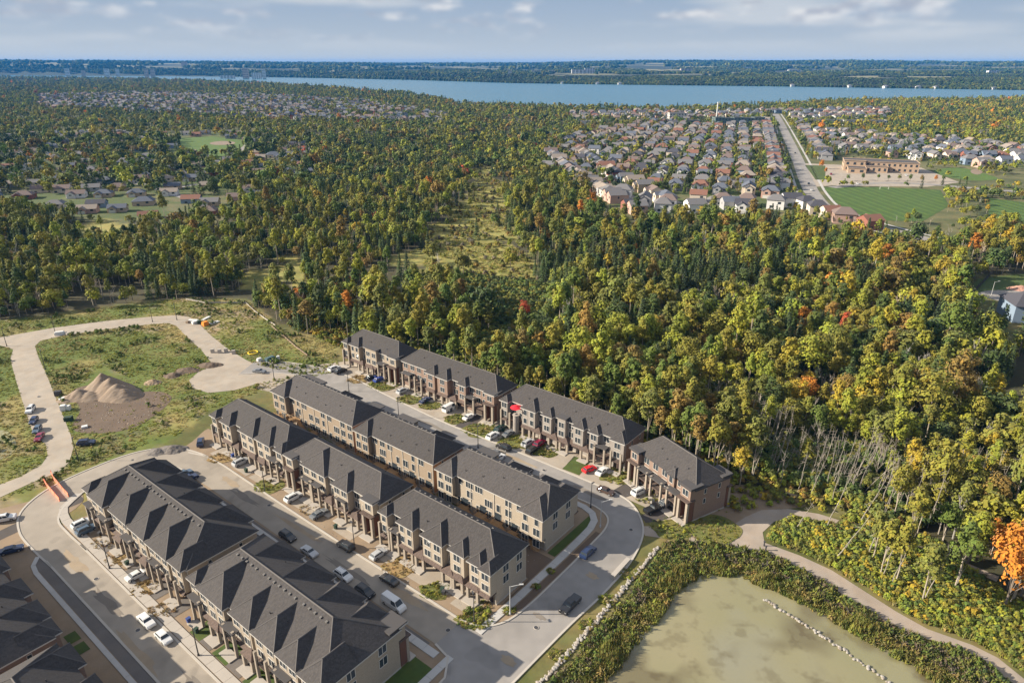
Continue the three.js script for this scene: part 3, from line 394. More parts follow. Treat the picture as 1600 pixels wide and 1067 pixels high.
  for (let i = 0; i < L / 7; i++) { const v = M('vent_stack', stackGeo, mat.roofBlack, rf), q = rr(0.45, 0.8), sd = spec.stackSide || (hash2(i, L | 0) < 0.6 ? 1 : -1); v.position.set(mix(R[0] + 1, Q[0] - 1, (i + 0.5) / (L / 7)), top - slope * q * D / 2, sd * q * D / 2); }
  return T;
}
seed(11);
// upper row, facing the curved street, woods behind
townhouses({ u0: -185.6, u1: -158.5, v0: 138.2, v1: 147, walls: mat.beige, label: 'beige townhouse block farthest left in the long upper row', vents: 0,
  front: { bays: [[-185.6, -183.2, 1.5, 'hip'], [-181.6, -177.2, 1.5, 'hip'], [-174, -168.4, 1.3, 'dormer'], [-162.2, -158.6, 1.3, 'box']], porches: [[-184, 3, 'tall'], [-176.2, 2.6, 'low'], [-171.4, 3, 'low'], [-165.6, 3, 'tall']] } });
townhouses({ u0: -156.8, u1: -116, v0: 138.2, v1: 147, walls: mat.brick, end: mat.brick, column: mat.column, label: 'brown brick townhouse block second from the left in the upper row',
  front: { bays: [[-144.4, -140.6, 1.5, 'hip'], [-139.2, -134.9, 1.7, 'hip'], [-130.6, -127.4, 1.5, 'hip'], [-119.6, -116.1, 1.5, 'box']], porches: [[-153.4, 3.2, 'tall'], [-147.8, 3, 'tall'], [-141.8, 3, 'low'], [-136, 2.6, 'low'], [-132.5, 3, 'low'], [-125.6, 3.4, 'tall']] } });
townhouses({ u0: -113.4, u1: -72.5, v0: 138.3, v1: 147.8, walls: mat.greyStone, end: mat.brick, column: mat.column, label: 'grey stone townhouse block third in the upper row behind the red parasol',
  front: { bays: [[-113.4, -111, 1.6, 'hip'], [-105.6, -101, 1.6, 'hip'], [-98.6, -95.6, 1.3, 'hip'], [-93.6, -91, 1.1, 'dormer'], [-88.2, -85, 1.4, 'hip'], [-83, -80.4, 1.4, 'hip'], [-76.5, -72.6, 1.2, 'hip']], porches: [[-111.5, 3.2, 'tall'], [-103.8, 2.8, 'low'], [-100, 2.6, 'low'], [-94.5, 3, 'low'], [-90.8, 2.8, 'low'], [-84, 2.6, 'low'], [-79.4, 3, 'tall'], [-74.4, 3, 'tall']] } });
{ const a = UV(-70.1, 137.4), q = UV(-49.2, 129.5), dx = q[0] - a[0], dz = q[1] - a[1], tn = -Math.atan2(dz, dx) + TH, mx = (a[0] + q[0]) / 2, mz = (a[1] + q[1]) / 2, l = Math.hypot(dx, dz), nx = dz / l, nz = -dx / l;
  townhouses({ u0: 0, u1: 21.4, v0: 0, v1: 10.4, at: [mx + nx * 5.9, mz + nz * 5.9], turn: tn, walls: mat.brick, end: mat.brick, darkTrim: 1, label: 'brown brick townhouse block standing alone at the right end of the upper row', insB: 6, insA: 4.5, endWindows: 1,
    front: { bays: [[0, 3.0, 1.4, 'box'], [12.8, 15, 0.6, 'hip'], [18.2, 21.4, 1.6, 'box']], porches: [[5.4, 3.2, 'tall'], [10.4, 3.6, 'tall'], [15.8, 3, 'tall']] }, rear: { plain: 1, bays: [[17.6, 21.4, 0.9, 'box']] } }); }
// middle rows: backs towards the camera, then fronts facing the sandy street
townhouses({ u0: -170.8, u1: -135.2, v0: 99.7, v1: 110.5, walls: mat.tan, end: mat.orangeBrick, vents: -1, label: 'tan back to back row, left block with an orange timber deck', insA: 4.2,
  rear: { bays: [[-170.5, -162, 0.8, 'box'], [-152, -146, 1.2, 'hip'], [-140, -136, 1, 'box']] }, front: { plain: 1, floors: [2.0, 4.9, 7.5], bays: [[-170.8, -164.4, 1.4, 'hip']], decks: [[-168, 3.6, 1.6, 2.6], [-161, 3.2, 2.6, 2.2], [-152.5, 2.4, 1.0, 1.6], [-140, 2.4, 1, 1.8]], pipes: [-158.3, -152.4, -146.5, -140.6] }, stackSide: 1 });
townhouses({ u0: -132.9, u1: -104.6, v0: 99.7, v1: 110.5, walls: mat.tan, end: mat.orangeBrick, vents: -1, label: 'tan middle block with a run of timber decks along its back', insA: 4.2,
  rear: { bays: [[-128, -122, 1.0, 'dormer'], [-115, -109, 1.2, 'hip']] }, front: { plain: 1, floors: [2.0, 4.9, 7.5], bays: [[-132.9, -127.6, 1.2, 'hip']], decks: [[-130.5, 3, 2.2, 2], [-123.8, 4.2, 1.4, 2.8], [-119, 3.4, 1.4, 2.6], [-112.5, 3, 1.4, 2.2], [-106.6, 2.6, 1.1, 1.8]], pipes: [-126.4, -120, -115.6, -110] }, stackSide: 1 });
townhouses({ u0: -102.4, u1: -70.4, v0: 99.8, v1: 111, walls: mat.cream, end: mat.cream, vents: -1, label: 'cream townhouse block at the bend with its back to the brown yards', insA: 4.4, insB: 3.6, endWindows: 2,
  rear: { bays: [[-99, -94, 1.2, 'dormer'], [-90, -84.5, 1.4, 'hip'], [-80.5, -76, 1.4, 'hip'], [-74.8, -70.4, 1.2, 'hip']] }, front: { plain: 1, floors: [2.0, 4.9, 7.5], bays: [[-102.4, -97.2, 1.2, 'hip'], [-76.6, -70.4, 1.5, 'hip']], decks: [[-94.2, 2.8, 1.3, 1.8], [-88.6, 2.8, 1.6, 2], [-84, 3, 1.6, 2], [-79.2, 2.4, 1.0, 1.6], [-74.4, 2.6, 1.1, 1.8]], pipes: [-92.4, -85.2, -80.8] }, stackSide: 1 });
townhouses({ u0: -170.9, u1: -137.9, v0: 80.6, v1: 90, walls: mat.cream, end: mat.beige, vents: 0, label: 'cream townhouse block at the far left end of the sandy street',
  front: { bays: [[-170.9, -168.4, 1.6, 'hip'], [-165.6, -161.2, 1.7, 'hip'], [-157, -150.6, 1.3, 'hip'], [-149.6, -143.4, 1.1, 'hip'], [-140.8, -137.9, 1.2, 'hip']], porches: [[-169.2, 3.4, 'tall'], [-162.8, 3, 'low'], [-159, 2.6, 'low'], [-151.5, 3.2, 'low'], [-147, 3, 'low'], [-141.4, 3.2, 'tall']] } });
townhouses({ u0: -136, u1: -102.4, v0: 80.6, v1: 90, walls: mat.cream, end: mat.beige, vents: 0, label: 'cream townhouse block between its neighbours on the sandy street',
  front: { bays: [[-136, -133, 1.5, 'box'], [-129.8, -121, 0.9, 'hip'], [-117, -111.8, 1.6, 'hip'], [-106.4, -103, 1.6, 'box']], porches: [[-127.5, 3.2, 'tall'], [-124, 2.8, 'tall'], [-119, 2.6, 'low'], [-114.2, 2.8, 'tall'], [-109.5, 2.4, 'low']] } });
townhouses({ u0: -100.2, u1: -68.4, v0: 80.4, v1: 90, walls: mat.cream, end: mat.cream, vents: -1, label: 'cream corner townhouse block nearest the street lamp and the white pavement', insB: 6, endWindows: 2,
  front: { bays: [[-100.2, -98, 1.7, 'hip'], [-94.4, -90, 1.7, 'hip'], [-87.2, -81.6, 1.6, 'hip'], [-79.6, -75.8, 1.3, 'hip'], [-74.2, -71.2, 1.5, 'hip'], [-71, -68.4, 1.9, 'hip']], porches: [[-99, 3.0, 'tall'], [-95.6, 2.2, 'tall'], [-91.4, 2.8, 'low'], [-88, 2.6, 'low'], [-80, 3.0, 'low'], [-77, 2.8, 'low'], [-73, 3, 'low']] } });
// lower left row: deep back to back blocks with fronts on both streets
const LB = (u0, u1, label, fb, fp, rb, o = {}) => townhouses({ u0, u1, v0: 43, v1: 58, walls: mat.beige, end: mat.beige, top: 12.9, bf: 0.86, insA: 5.4, insB: 6.2, vents: 1, label, endWindows: 1, front: { bays: fb, porches: fp }, rear: { bays: rb, porches: [] }, ...o });
LB(-160.4, -115.5, 'long beige townhouse block at the top of the lower left row', [[-160.4, -157.8, 1, 'hip'], [-156.6, -149.6, 1.4, 'hip'], [-147.2, -139.4, 0.9, 'hip'], [-137.6, -131, 1.0, 'hip'], [-129.6, -121.4, 1.1, 'hip'], [-120.4, -116, 1.0, 'hip']], [[-157.6, 3, 'tall'], [-150.4, 3.6, 'tall'], [-144, 3.2, 'low'], [-138.6, 3, 'tall'], [-132, 3, 'low'], [-126.6, 3.2, 'tall'], [-119.4, 3.2, 'tall']], [[-157, -150, 1.3, 'hip'], [-147.4, -140.4, 1.2, 'hip'], [-138, -131, 1, 'hip'], [-127.4, -119.6, 1.4, 'hip']]);
LB(-112.9, -72, 'long beige townhouse block nearest the camera in the lower left row', [[-112.9, -110.4, 1, 'hip'], [-109, -100.4, 1.3, 'hip'], [-98.4, -92.4, 0.9, 'hip'], [-91.2, -84.8, 1.0, 'hip'], [-83.8, -78.6, 1.1, 'hip'], [-77.4, -72, 1.2, 'hip']], [[-110.2, 3, 'tall'], [-104, 3, 'low'], [-98.6, 3.2, 'tall'], [-93, 3, 'low'], [-88.4, 3.2, 'tall'], [-82.4, 3.2, 'tall'], [-76.4, 3, 'tall']], [[-108, -101, 1.2, 'hip'], [-98.6, -91.4, 1.3, 'hip'], [-89, -82.4, 1.2, 'hip'], [-80.8, -76.2, 1, 'hip'], [-75.4, -72, 1.6, 'box']], { insB: 8, endWindows: 2 });
// corner of the next row below
townhouses({ u0: -150, u1: -117, v0: 5.2, v1: 19.9, walls: mat.brick, end: mat.brick, vents: 1, insA: 7, insB: 7, endWindows: 1, label: 'dark roofed brick townhouse block in the bottom left corner',
  front: { bays: [[-140, -134, 1, 'hip']] }, rear: { bays: [[-148, -143, 1.4, 'hip'], [-137.4, -132, 1.6, 'hip'], [-128.6, -123, 1.4, 'hip'], [-121.6, -117.5, 1.2, 'hip']], porches: [[-140, 3, 'tall'], [-130.4, 3, 'tall']] } });
townhouses({ u0: -114.6, u1: -82, v0: 4.6, v1: 19.5, walls: mat.brick, end: mat.brick, vents: 1, insA: 7, insB: 7, endWindows: 1, label: 'brick townhouse block cut off by the bottom edge', rear: { bays: [[-113, -107, 1.4, 'hip'], [-103, -97, 1.4, 'hip']] } });
townhouses({ u0: -172, u1: -153, v0: 5, v1: 19, walls: mat.brick, end: mat.brick, insA: 7, insB: 7, endWindows: 1, label: 'brick townhouse block with a dark roof at the left edge', rear: { bays: [[-170, -165, 1.2, 'hip'], [-158, -153, 1.5, 'hip']], porches: [[-161.4, 3, 'tall']] } });
// ---------------------------------------------------------------- yards, drives, small structures
for (const [P, m, n, l] of [
  [[[711, 666], [730, 672], [757, 652], [742, 645]], mat.asphalt, 'driveway', 'fresh black driveway below the white boxed end of the brick block'],
  [[[959, 766], [975, 778], [1022, 763], [985, 750]], mat.asphalt, 'driveway', 'fresh black driveway at the left of the lone brick block'], [[[1001, 806], [1009, 817], [1030, 815], [1068, 800], [1040, 788]], mat.asphalt, 'driveway', 'fresh black driveway at the right of the lone brick block'],
  [[[850, 722], [878, 733], [905, 709], [880, 701]], mat.gravel, 'driveway', 'pale driveway between two lawns of the grey stone block'], [[[879, 733], [905, 743], [922, 722], [897, 713]], mat.lawn, 'lawn', 'green lawn beside the red car'],
]) sheet(n, poly(P), 0.09, m, l);
for (const [u0, u1, m] of [[-150, -146, 0], [-143, -139, 0], [-136.5, -132.5, 0], [-127.5, -123, 0], [-119, -115.5, 0], [-109.6, -106, 1], [-106, -102.4, 0], [-101.6, -97, 1], [-97, -92.6, 0], [-91.6, -87, 1], [-87, -82.4, 0], [-82, -77, 1], [-77, -72.6, 0]]) sheet(m ? 'lawn' : 'driveway', uvRect(u0, u1, 39.4, 44), m ? 0.09 : 0.08, m ? mat.lawn : mat.oldAsphalt, m ? 'small green lawn before the lower left row' : 'worn brown driveway before the lower left row');
for (const [u0, u1] of [[-167, -162], [-156, -149], [-148, -140.5], [-131, -120.5], [-113.5, -107], [-98.5, -94], [-88.4, -78], [-76, -70.6]]) sheet('driveway', uvRect(u0, u1, 75.6, 81), 0.07, mat.gravel, 'pale driveway off the sandy street');
sheet('lawn', uvRect(-72, -67.4, 42, 62), 0.09, mat.lawn, 'shaded green lawn at the end of the lower left row');
sheet('lawn', uvRect(-69.6, -67.6, 100, 117), 0.11, mat.lawn, 'shaded lawn strip at the end of the cream back row');
for (const u of [-127, -123]) sheet('lawn', uvRect(u, u + 3, 24, 26), 0.09, mat.lawn, 'shaded scrap of lawn before the corner houses');

const stoneGeos = [0, 1, 2].map((s) => { const g = new THREE.IcosahedronGeometry(0.5, 1), p = g.attributes.position; for (let i = 0; i < p.count; i++) { const q = 0.7 + 0.5 * vnoise(p.getX(i) * 3 + s * 9, p.getY(i) * 3 + p.getZ(i) * 5); p.setXYZ(i, p.getX(i) * q, p.getY(i) * q * 0.8, p.getZ(i) * q); } g.computeVertexNormals(); return g; });
const stoneMats = [S(0.30, 0.28, 0.25, { name: 'stonePale' }), mat.rock, S(0.34, 0.30, 0.26, { name: 'stoneDark' })];
function rockLine(name, label, cat, L, gap, size, rows) { const t = thing(name, label, cat); const c = new THREE.CatmullRomCurve3(L.map((p) => new THREE.Vector3(p[0], 0, p[1]))), n = Math.round(c.getLength() / gap); c.getSpacedPoints(n).forEach((v) => { for (let r = 0; r < rows; r++) { const o = M('stone', pick(stoneGeos), stoneMats[rnd() < 0.55 ? 0 : rnd() < 0.6 ? 1 : 2], t), s = size * rr(0.75, 1.35); o.scale.set(s * 1.15, s * 0.75, s); o.rotation.y = rr(0, 6); o.position.set(v.x + rr(-0.3, 0.3) + (r - (rows - 1) / 2) * size * 0.75, s * 0.22 + 0.05, v.z + rr(-0.3, 0.3)); } }); return t; }
seed(21);
rockLine('boulder_wall', 'long wall of pale boulders between the street and the pond reeds', 'boulder wall', poly([[1028, 856], [1005, 885], [968, 928], [932, 971], [906, 1000], [870, 1041], [842, 1070], [815, 1100]]), 0.58, 0.62, 2);
rockLine('rock_line', 'thin line of white rocks crossing the shallow pond', 'rock line', poly([[1195, 937], [1225, 957], [1260, 979], [1300, 1004], [1350, 1039], [1392, 1068], [1440, 1102]]), 0.45, 0.55, 1);
{ const a = G(957, 905), c = G(982, 877), d = Math.hypot(c[0] - a[0], c[1] - a[1]), t = thing('concrete_barrier', 'long grey concrete block on the verge above the boulder wall', 'concrete block', [(a[0] + c[0]) / 2, 0, (a[1] + c[1]) / 2], -Math.atan2(c[1] - a[1], c[0] - a[0])), n = 3; for (let i = 0; i < n; i++) M('concrete_block', new B().box(-d / 2 + i * d / n + 0.02, 0, -0.5, -d / 2 + (i + 1) * d / n - 0.02, 1.0 - 0.03 * i, 0.5).geo(), mat.conc, t); }
// soil heaps: sheets of loose earth raised over the ground
function heap(name, label, cx, cz, peaks, R, m) { const n = 100, P = [], I = [], T = []; for (let j = 0; j <= n; j++) for (let i = 0; i <= n; i++) { const x = (i / n - 0.5) * 2 * R, z = (j / n - 0.5) * 2 * R; let h = -0.25; for (const [px, pz, ph, rx, rz] of peaks) { const d = Math.hypot((x - px) / rx, (z - pz) / rz); h = Math.max(h, ph * Math.max(-0.2, 1 - d) + (d < 1 ? 0.75 * (fbm((x + cx) / 2.6, (z + cz) / 2.6, 5) - 0.5) + 0.35 * (fbm((x + cx) / 0.8, (z + cz) / 0.5, 3) - 0.5) : 0)); } P.push(x, h, z); T.push(x, z); if (i < n && j < n) { const k = j * (n + 1) + i; I.push(k, k + n + 1, k + 1, k + 1, k + n + 1, k + n + 2); } }
  const g = new THREE.BufferGeometry(); g.setAttribute('position', new THREE.Float32BufferAttribute(P, 3)); g.setAttribute('uv', new THREE.Float32BufferAttribute(T, 2)); g.setIndex(I); g.computeVertexNormals(); const o = M(name, g, m); o.position.set(cx, 0, cz); return tag(o, label, 'soil heap'); }
{ const c = G(170, 612); heap('soil_heap', 'large double peaked heap of pale brown soil in the field', c[0], c[1], [[-2.5, -2, 5.9, 6.8, 6.6], [1, 0, 5.2, 7, 6.3], [4.4, 2.2, 4.1, 6.6, 5.8], [7, 3.6, 2.8, 6, 5], [-7.5, 3.6, 2.7, 5, 4.2], [-3.8, 4, 2.2, 5, 3.8], [-10, 5.2, 1.4, 4, 3.4]], 20, mat.sand);
  const d = G(268, 703); heap('soil_heap', 'low grey gravel heap beside the end of the sandy street', d[0], d[1], [[0, 0, 1.4, 5, 2.6], [-3.4, 1.3, 1.0, 3.4, 2.6]], 8, mat.oldAsphalt);
  const e = G(238, 598); heap('soil_heap', 'small pale earth mound right of the large soil heap', e[0], e[1], [[0, 0, 1.0, 3, 2.2]], 6, mat.dirt);
  const f = G(310, 575); heap('soil_heap', 'dark bank of gravel round the turning circle', f[0], f[1], [[-3, 2, 1.3, 5, 2.6], [3, -2, 1.3, 5, 2.6], [-6, 6, 1.0, 3.4, 3]], 11, mat.dirtDark); }
// odds and ends on the field
function boxThing(name, label, cat, px, py, sx, sy, sz, m, turn = 0, group) { const g = G(px, py), t = thing(name, label, cat, [g[0], 0, g[1]], turn, group), b = new B(), c = 0.06; b.box(-sx / 2, 0, -sz / 2, sx / 2, sy - c, sz / 2); b.box(-sx / 2 + c, sy - c, -sz / 2 + c, sx / 2 - c, sy, sz / 2 - c); M('body', b.geo(), m, t); return t; }
[[332, 551], [343, 551.5], [353, 550], [365, 553]].forEach(([x, y], i) => boxThing('concrete_block', ['leftmost of four grey concrete blocks closing the gravel road', 'second from the left of four grey road closing blocks', 'third from the left of four grey road closing blocks', 'rightmost of four grey road closing blocks beside the verge'][i], 'concrete block', x, y, 1.3, 1.5, 0.9, mat.conc, 0.3, 'concrete blocks closing the gravel road'));
const orange = S(0.75, 0.24, 0.03, { name: 'orange' }), blueM = S(0.03, 0.06, 0.22, { name: 'blue' }), greenDark = S(0.02, 0.045, 0.03, { name: 'greenDark' });
function pile(label, cat, px, py, parts) { const g = G(px, py), t = thing('material_pile', label, cat, [g[0], 0, g[1]], 0.4); for (const [n, dx, dz, sx, sy, sz, m] of parts) { const o = M(n, new B().box(-sx / 2, 0, -sz / 2, sx / 2, sy * 0.85, sz / 2).box(-sx * 0.42, sy * 0.85, -sz * 0.42, sx * 0.42, sy, sz * 0.42).geo(), m, t); o.position.set(dx, 0, dz); o.rotation.y = dx * 0.9; } return t; }
pile('pile of white sheeted building material with an orange bundle by the gravel road', 'material pile', 318, 508, [['white_bundle', -4, -6, 4, 0.9, 2, mat.white], ['white_bundle', -3, -3.6, 3, 1.1, 1.6, mat.white], ['dark_bundle', -1.6, -2.6, 1.8, 1.4, 1.6, greenDark], ['orange_bundle', 0.6, 0.6, 2.2, 1.7, 1.8, orange], ['white_sheet', 4, -1, 4, 0.5, 1.6, mat.white], ['white_sheet', 1, -8, 4.4, 0.4, 1.4, mat.white], ['brown_bundle', -6, -5, 1.4, 1, 1.2, mat.sand]]);
pile('teal and white scraps left in the weeds above the parked grey car', 'scrap pile', 419, 563, [['white_scrap', -3, -0.6, 1.6, 1.2, 1.2, mat.white], ['teal_scrap', 0.6, 0, 3.4, 1.3, 1.6, S(0.06, 0.11, 0.12, { name: 'teal' })], ['white_scrap', 3.4, 1, 1.1, 1.6, 1.0, mat.white]]);
pile('pale slabs stacked beside the top of the gravel loop road', 'material stack', 93, 523, [['slab_stack', 0, 0, 3.4, 1.4, 1.6, mat.white], ['slab_stack', 2.6, 0.6, 2.2, 0.8, 1.6, mat.conc]]);
boxThing('bulk_bag', 'left of two white bulk bags by the gravel road', 'bulk bag', 99, 641, 1.5, 1.8, 1.4, mat.white, 0.3, 'white bulk bags beside the gravel road'); boxThing('bulk_bag', 'right and lower of two white bulk bags by the gravel road', 'bulk bag', 106.5, 640, 1.3, 1.5, 1.3, mat.white, 0.1, 'white bulk bags beside the gravel road');
boxThing('waste_skip', 'small dark green skip beside the gravel road below the bulk bags', 'skip', 107, 657, 2.2, 1.3, 1.5, greenDark, 0.2); boxThing('generator', 'small dark generator on the verge above the white bulk bags', 'generator', 91, 618, 2, 1.7, 1.2, mat.pole, 0.2); boxThing('white_sack', 'white sack lying beside the dark generator', 'sack', 97, 625, 1.8, 0.8, 1.3, mat.white, 0.8); boxThing('pale_slab', 'pale stone slab lying in the churned earth', 'stone slab', 132, 668, 1.6, 0.6, 1.3, mat.white, 0.5);
{ const g = G(395, 552), t = M('yellow_ring', new THREE.TorusGeometry(1.7, 0.22, 8, 24).rotateX(Math.PI / 2), S(0.7, 0.5, 0.03, { name: 'yellow' })); t.position.set(g[0], 0.35, g[1]); tag(t, 'yellow ring of hose lying in the weeds', 'hose'); }
function fence(name, label, cat, P, h, m, gap = 2.4) { const t = thing(name, label, cat); for (let i = 0; i + 1 < P.length; i++) { const a = P[i], c = P[i + 1], d = Math.hypot(c[0] - a[0], c[1] - a[1]), n = Math.max(1, Math.round(d / gap)); for (let k = 0; k < n; k++) { const x0 = mix(a[0], c[0], k / n), z0 = mix(a[1], c[1], k / n), x1 = mix(a[0], c[0], (k + 1) / n), z1 = mix(a[1], c[1], (k + 1) / n), w = 0.05, nx = -(z1 - z0) / d * w * n, nz = (x1 - x0) / d * w * n, hh = h * (0.9 + 0.2 * hash2(k, i)), b = new B(), Pp = (x, y, z) => [x, y, z]; b.quad(Pp(x0 + nx, 0, z0 + nz), Pp(x1 + nx, 0, z1 + nz), Pp(x1 + nx, hh, z1 + nz), Pp(x0 + nx, hh, z0 + nz)).quad(Pp(x1 - nx, 0, z1 - nz), Pp(x0 - nx, 0, z0 - nz), Pp(x0 - nx, hh, z0 - nz), Pp(x1 - nx, hh, z1 - nz)).quad(Pp(x0 + nx, hh, z0 + nz), Pp(x1 + nx, hh, z1 + nz), Pp(x1 - nx, hh, z1 - nz), Pp(x0 - nx, hh, z0 - nz)); M('fence_panel', b.geo(), m, t); M('post', new B().box(x0 - 0.07, 0, z0 - 0.07, x0 + 0.07, h * 1.15, z0 + 0.07).geo(), m, t); } } return t; }
const netOrange = S(0.85, 0.27, 0.16, { name: 'netOrange' });
fence('barrier_net', 'left orange plastic net fence across the rutted track', 'safety fence', poly([[67, 750], [74, 762], [86, 776], [93, 784]]), 1.1, netOrange); fence('barrier_net', 'right orange plastic net fence across the rutted track', 'safety fence', poly([[80, 741], [84, 750], [97, 766], [107, 777]]), 1.1, netOrange);
fence('silt_fence', 'low white silt fence running down the field edge by the woods', 'silt fence', poly([[384, 474], [398, 487], [413, 498], [430, 509]]), 0.55, mat.conc); fence('silt_fence', 'pale silt fence along the top of the field', 'silt fence', poly([[290, 468], [320, 474], [384, 474]]), 0.7, mat.conc); fence('silt_fence', 'low brown silt fence below the woods at the field corner', 'silt fence', poly([[424, 510], [445, 528], [462, 543], [480, 556]]), 0.6, mat.sand);
fence('silt_fence', 'black silt fence at the wood edge behind the lone brick block', 'silt fence', poly([[1150, 748], [1180, 757], [1215, 770], [1245, 778]]), 0.8, mat.frameDark); fence('panel_fence', 'dark board fence by the house at the right edge', 'fence', poly([[1519, 460], [1534, 445], [1547, 431]]), 1.8, mat.frameDark);
for (const [x, y, l] of [[1194, 853, 'dark trail bollard nearer the upper edge of the path'], [1196.5, 860, 'dark trail bollard nearer the pond side of the path']]) { const g = G(x, y), t = thing('bollard', l, 'bollard', [g[0], 0, g[1]], 0, 'bollards across the trail'); M('post', new THREE.CylinderGeometry(0.14, 0.17, 1.0, 10).translate(0, 0.5, 0), mat.pole, t); M('cap', new THREE.CylinderGeometry(0.24, 0.2, 0.25, 10).translate(0, 1.12, 0), mat.pole, t); }
{ const g = UV(-107.6, 137.2), t = thing('parasol', 'open bright red parasol on a balcony of the grey stone block', 'parasol', [g[0], 6.15, g[1]]); M('canopy', new THREE.ConeGeometry(1.75, 0.75, 8).translate(0, 2.6, 0), S(0.78, 0.015, 0.03, { name: 'parasolRed' }), t); M('pole', new THREE.CylinderGeometry(0.04, 0.04, 2.6, 8).translate(0, 1.3, 0), mat.pole, t); M('base', new THREE.CylinderGeometry(0.3, 0.35, 0.15, 10).translate(0, 0.08, 0), mat.pole, t); const c = thing('stone_turret', 'round grey stone column under the red parasol', 'column', [g[0], 0, g[1]]); M('shaft', new THREE.CylinderGeometry(0.9, 0.9, 6.0, 16).translate(0, 3, 0), mat.greyStone, c); M('cap', new THREE.CylinderGeometry(1.05, 1.05, 0.15, 16).translate(0, 6.07, 0), mat.conc, c); }

// street lamps
function lampPost(dark, arm) { const t = new THREE.Group(), m = dark ? mat.pole : mat.poleLight; M('pole', new THREE.CylinderGeometry(0.07, 0.13, 7, 8).translate(0, 3.5, 0), m, t); M('base', new THREE.CylinderGeometry(0.2, 0.24, 0.5, 8).translate(0, 0.25, 0), m, t); if (arm) M('arm', new B().beam([0, 6.85, 0], [2.0, 7.25, 0], 0.07, 0.05, 6).geo(), m, t); const x = arm ? 2.2 : 0.35; if (!arm) M('arm', new B().beam([0, 6.9, 0], [0.4, 7.0, 0], 0.06, 0.05, 6).geo(), m, t); M('lamp_head', new B().box(x - 0.4, arm ? 7.17 : 6.92, -0.16, x + 0.4, arm ? 7.33 : 7.06, 0.16, true).geo(), m, t); return t; }
const lampA = lampPost(true, false), lampB = lampPost(false, true);
[[797, 960, 1, 'tall pale street lamp with an arm by the white pavement corner', 0.1], [938, 823, 1, 'pale street lamp inside the street bend', 0.2], [1549, 463, 1, 'pale street lamp with an arm by the house at the right edge', 0.1], [741, 972, 0, 'dark lamp post on the weedy corner island', 2], [554, 857, 0, 'dark lamp post at the kerb before the middle front block', 2.2], [414, 766, 0, 'dark lamp post before the far front block on the sandy street', 2.2], [171, 889, 0, 'dark lamp post in the yard of the long top block', 2.6], [310, 1025, 0, 'dark lamp post on the lawn by the two parked white cars', 2.6], [122, 720, 0, 'dark lamp post beside the lone parked dark estate car', 2], [86, 521, 0, 'dark lamp post at the top of the gravel loop road', 2], [238, 503, 0, 'dark lamp post right along the top gravel road', 2], [276, 500, 0, 'dark lamp post at the gravel road corner', 2], [10, 541, 0, 'dark lamp post at the left edge of the gravel road', 2], [70, 577, 0, 'dark lamp post halfway down the gravel branch road', 2], [428, 592, 0, 'dark lamp post by the turning circle mouth', 0.6], [545, 612, 0, 'dark lamp post behind the tan block with the orange deck', 0.6], [623, 653, 0, 'dark lamp post on the street between the tan blocks', 0.6], [747, 700, 0, 'dark lamp post on the street by the grey stone block', 0.6], [923, 793, 0, 'dark lamp post on the verge of the bend', 0.6]].forEach(([x, y, b, l, a]) => { const g = G(x, y), t = (b ? lampB : lampA).clone(); t.name = numbered('street_lamp'); t.position.set(g[0], 0, g[1]); t.rotation.y = a; tag(t, l, 'street lamp', 'street lamps on the estate'); scene.add(t); });

// ---------------------------------------------------------------- cars
const paint = (r, g, b) => new THREE.MeshPhysicalMaterial({ color: new THREE.Color().setRGB(r, g, b), roughness: 0.35, clearcoat: 0.8, clearcoatRoughness: 0.1, metalness: 0.0 });
const paints = { white: paint(0.66, 0.66, 0.65), silver: paint(0.42, 0.43, 0.44), grey: paint(0.16, 0.17, 0.18), black: paint(0.012, 0.012, 0.014), navy: paint(0.015, 0.03, 0.085), blue: paint(0.02, 0.05, 0.25), red: paint(0.62, 0.012, 0.02), maroon: paint(0.22, 0.01, 0.04), brown: paint(0.06, 0.035, 0.025), slate: paint(0.07, 0.11, 0.16), green: paint(0.015, 0.04, 0.035) };
for (const k in paints) paints[k].name = 'paint' + k;
const tyreM = S(0.015, 0.015, 0.015, { name: 'tyre' }), rimM = S(0.4, 0.4, 0.42, { name: 'rim', roughness: 0.4, metalness: 0.6 }), lampM = S(0.7, 0.7, 0.68, { name: 'headlight', roughness: 0.2 }), tailM = S(0.35, 0.01, 0.01, { name: 'tail', roughness: 0.3 });
const tyreG = new THREE.CylinderGeometry(0.36, 0.36, 0.26, 14).rotateX(Math.PI / 2), rimG = new THREE.CylinderGeometry(0.22, 0.22, 0.28, 10).rotateX(Math.PI / 2);
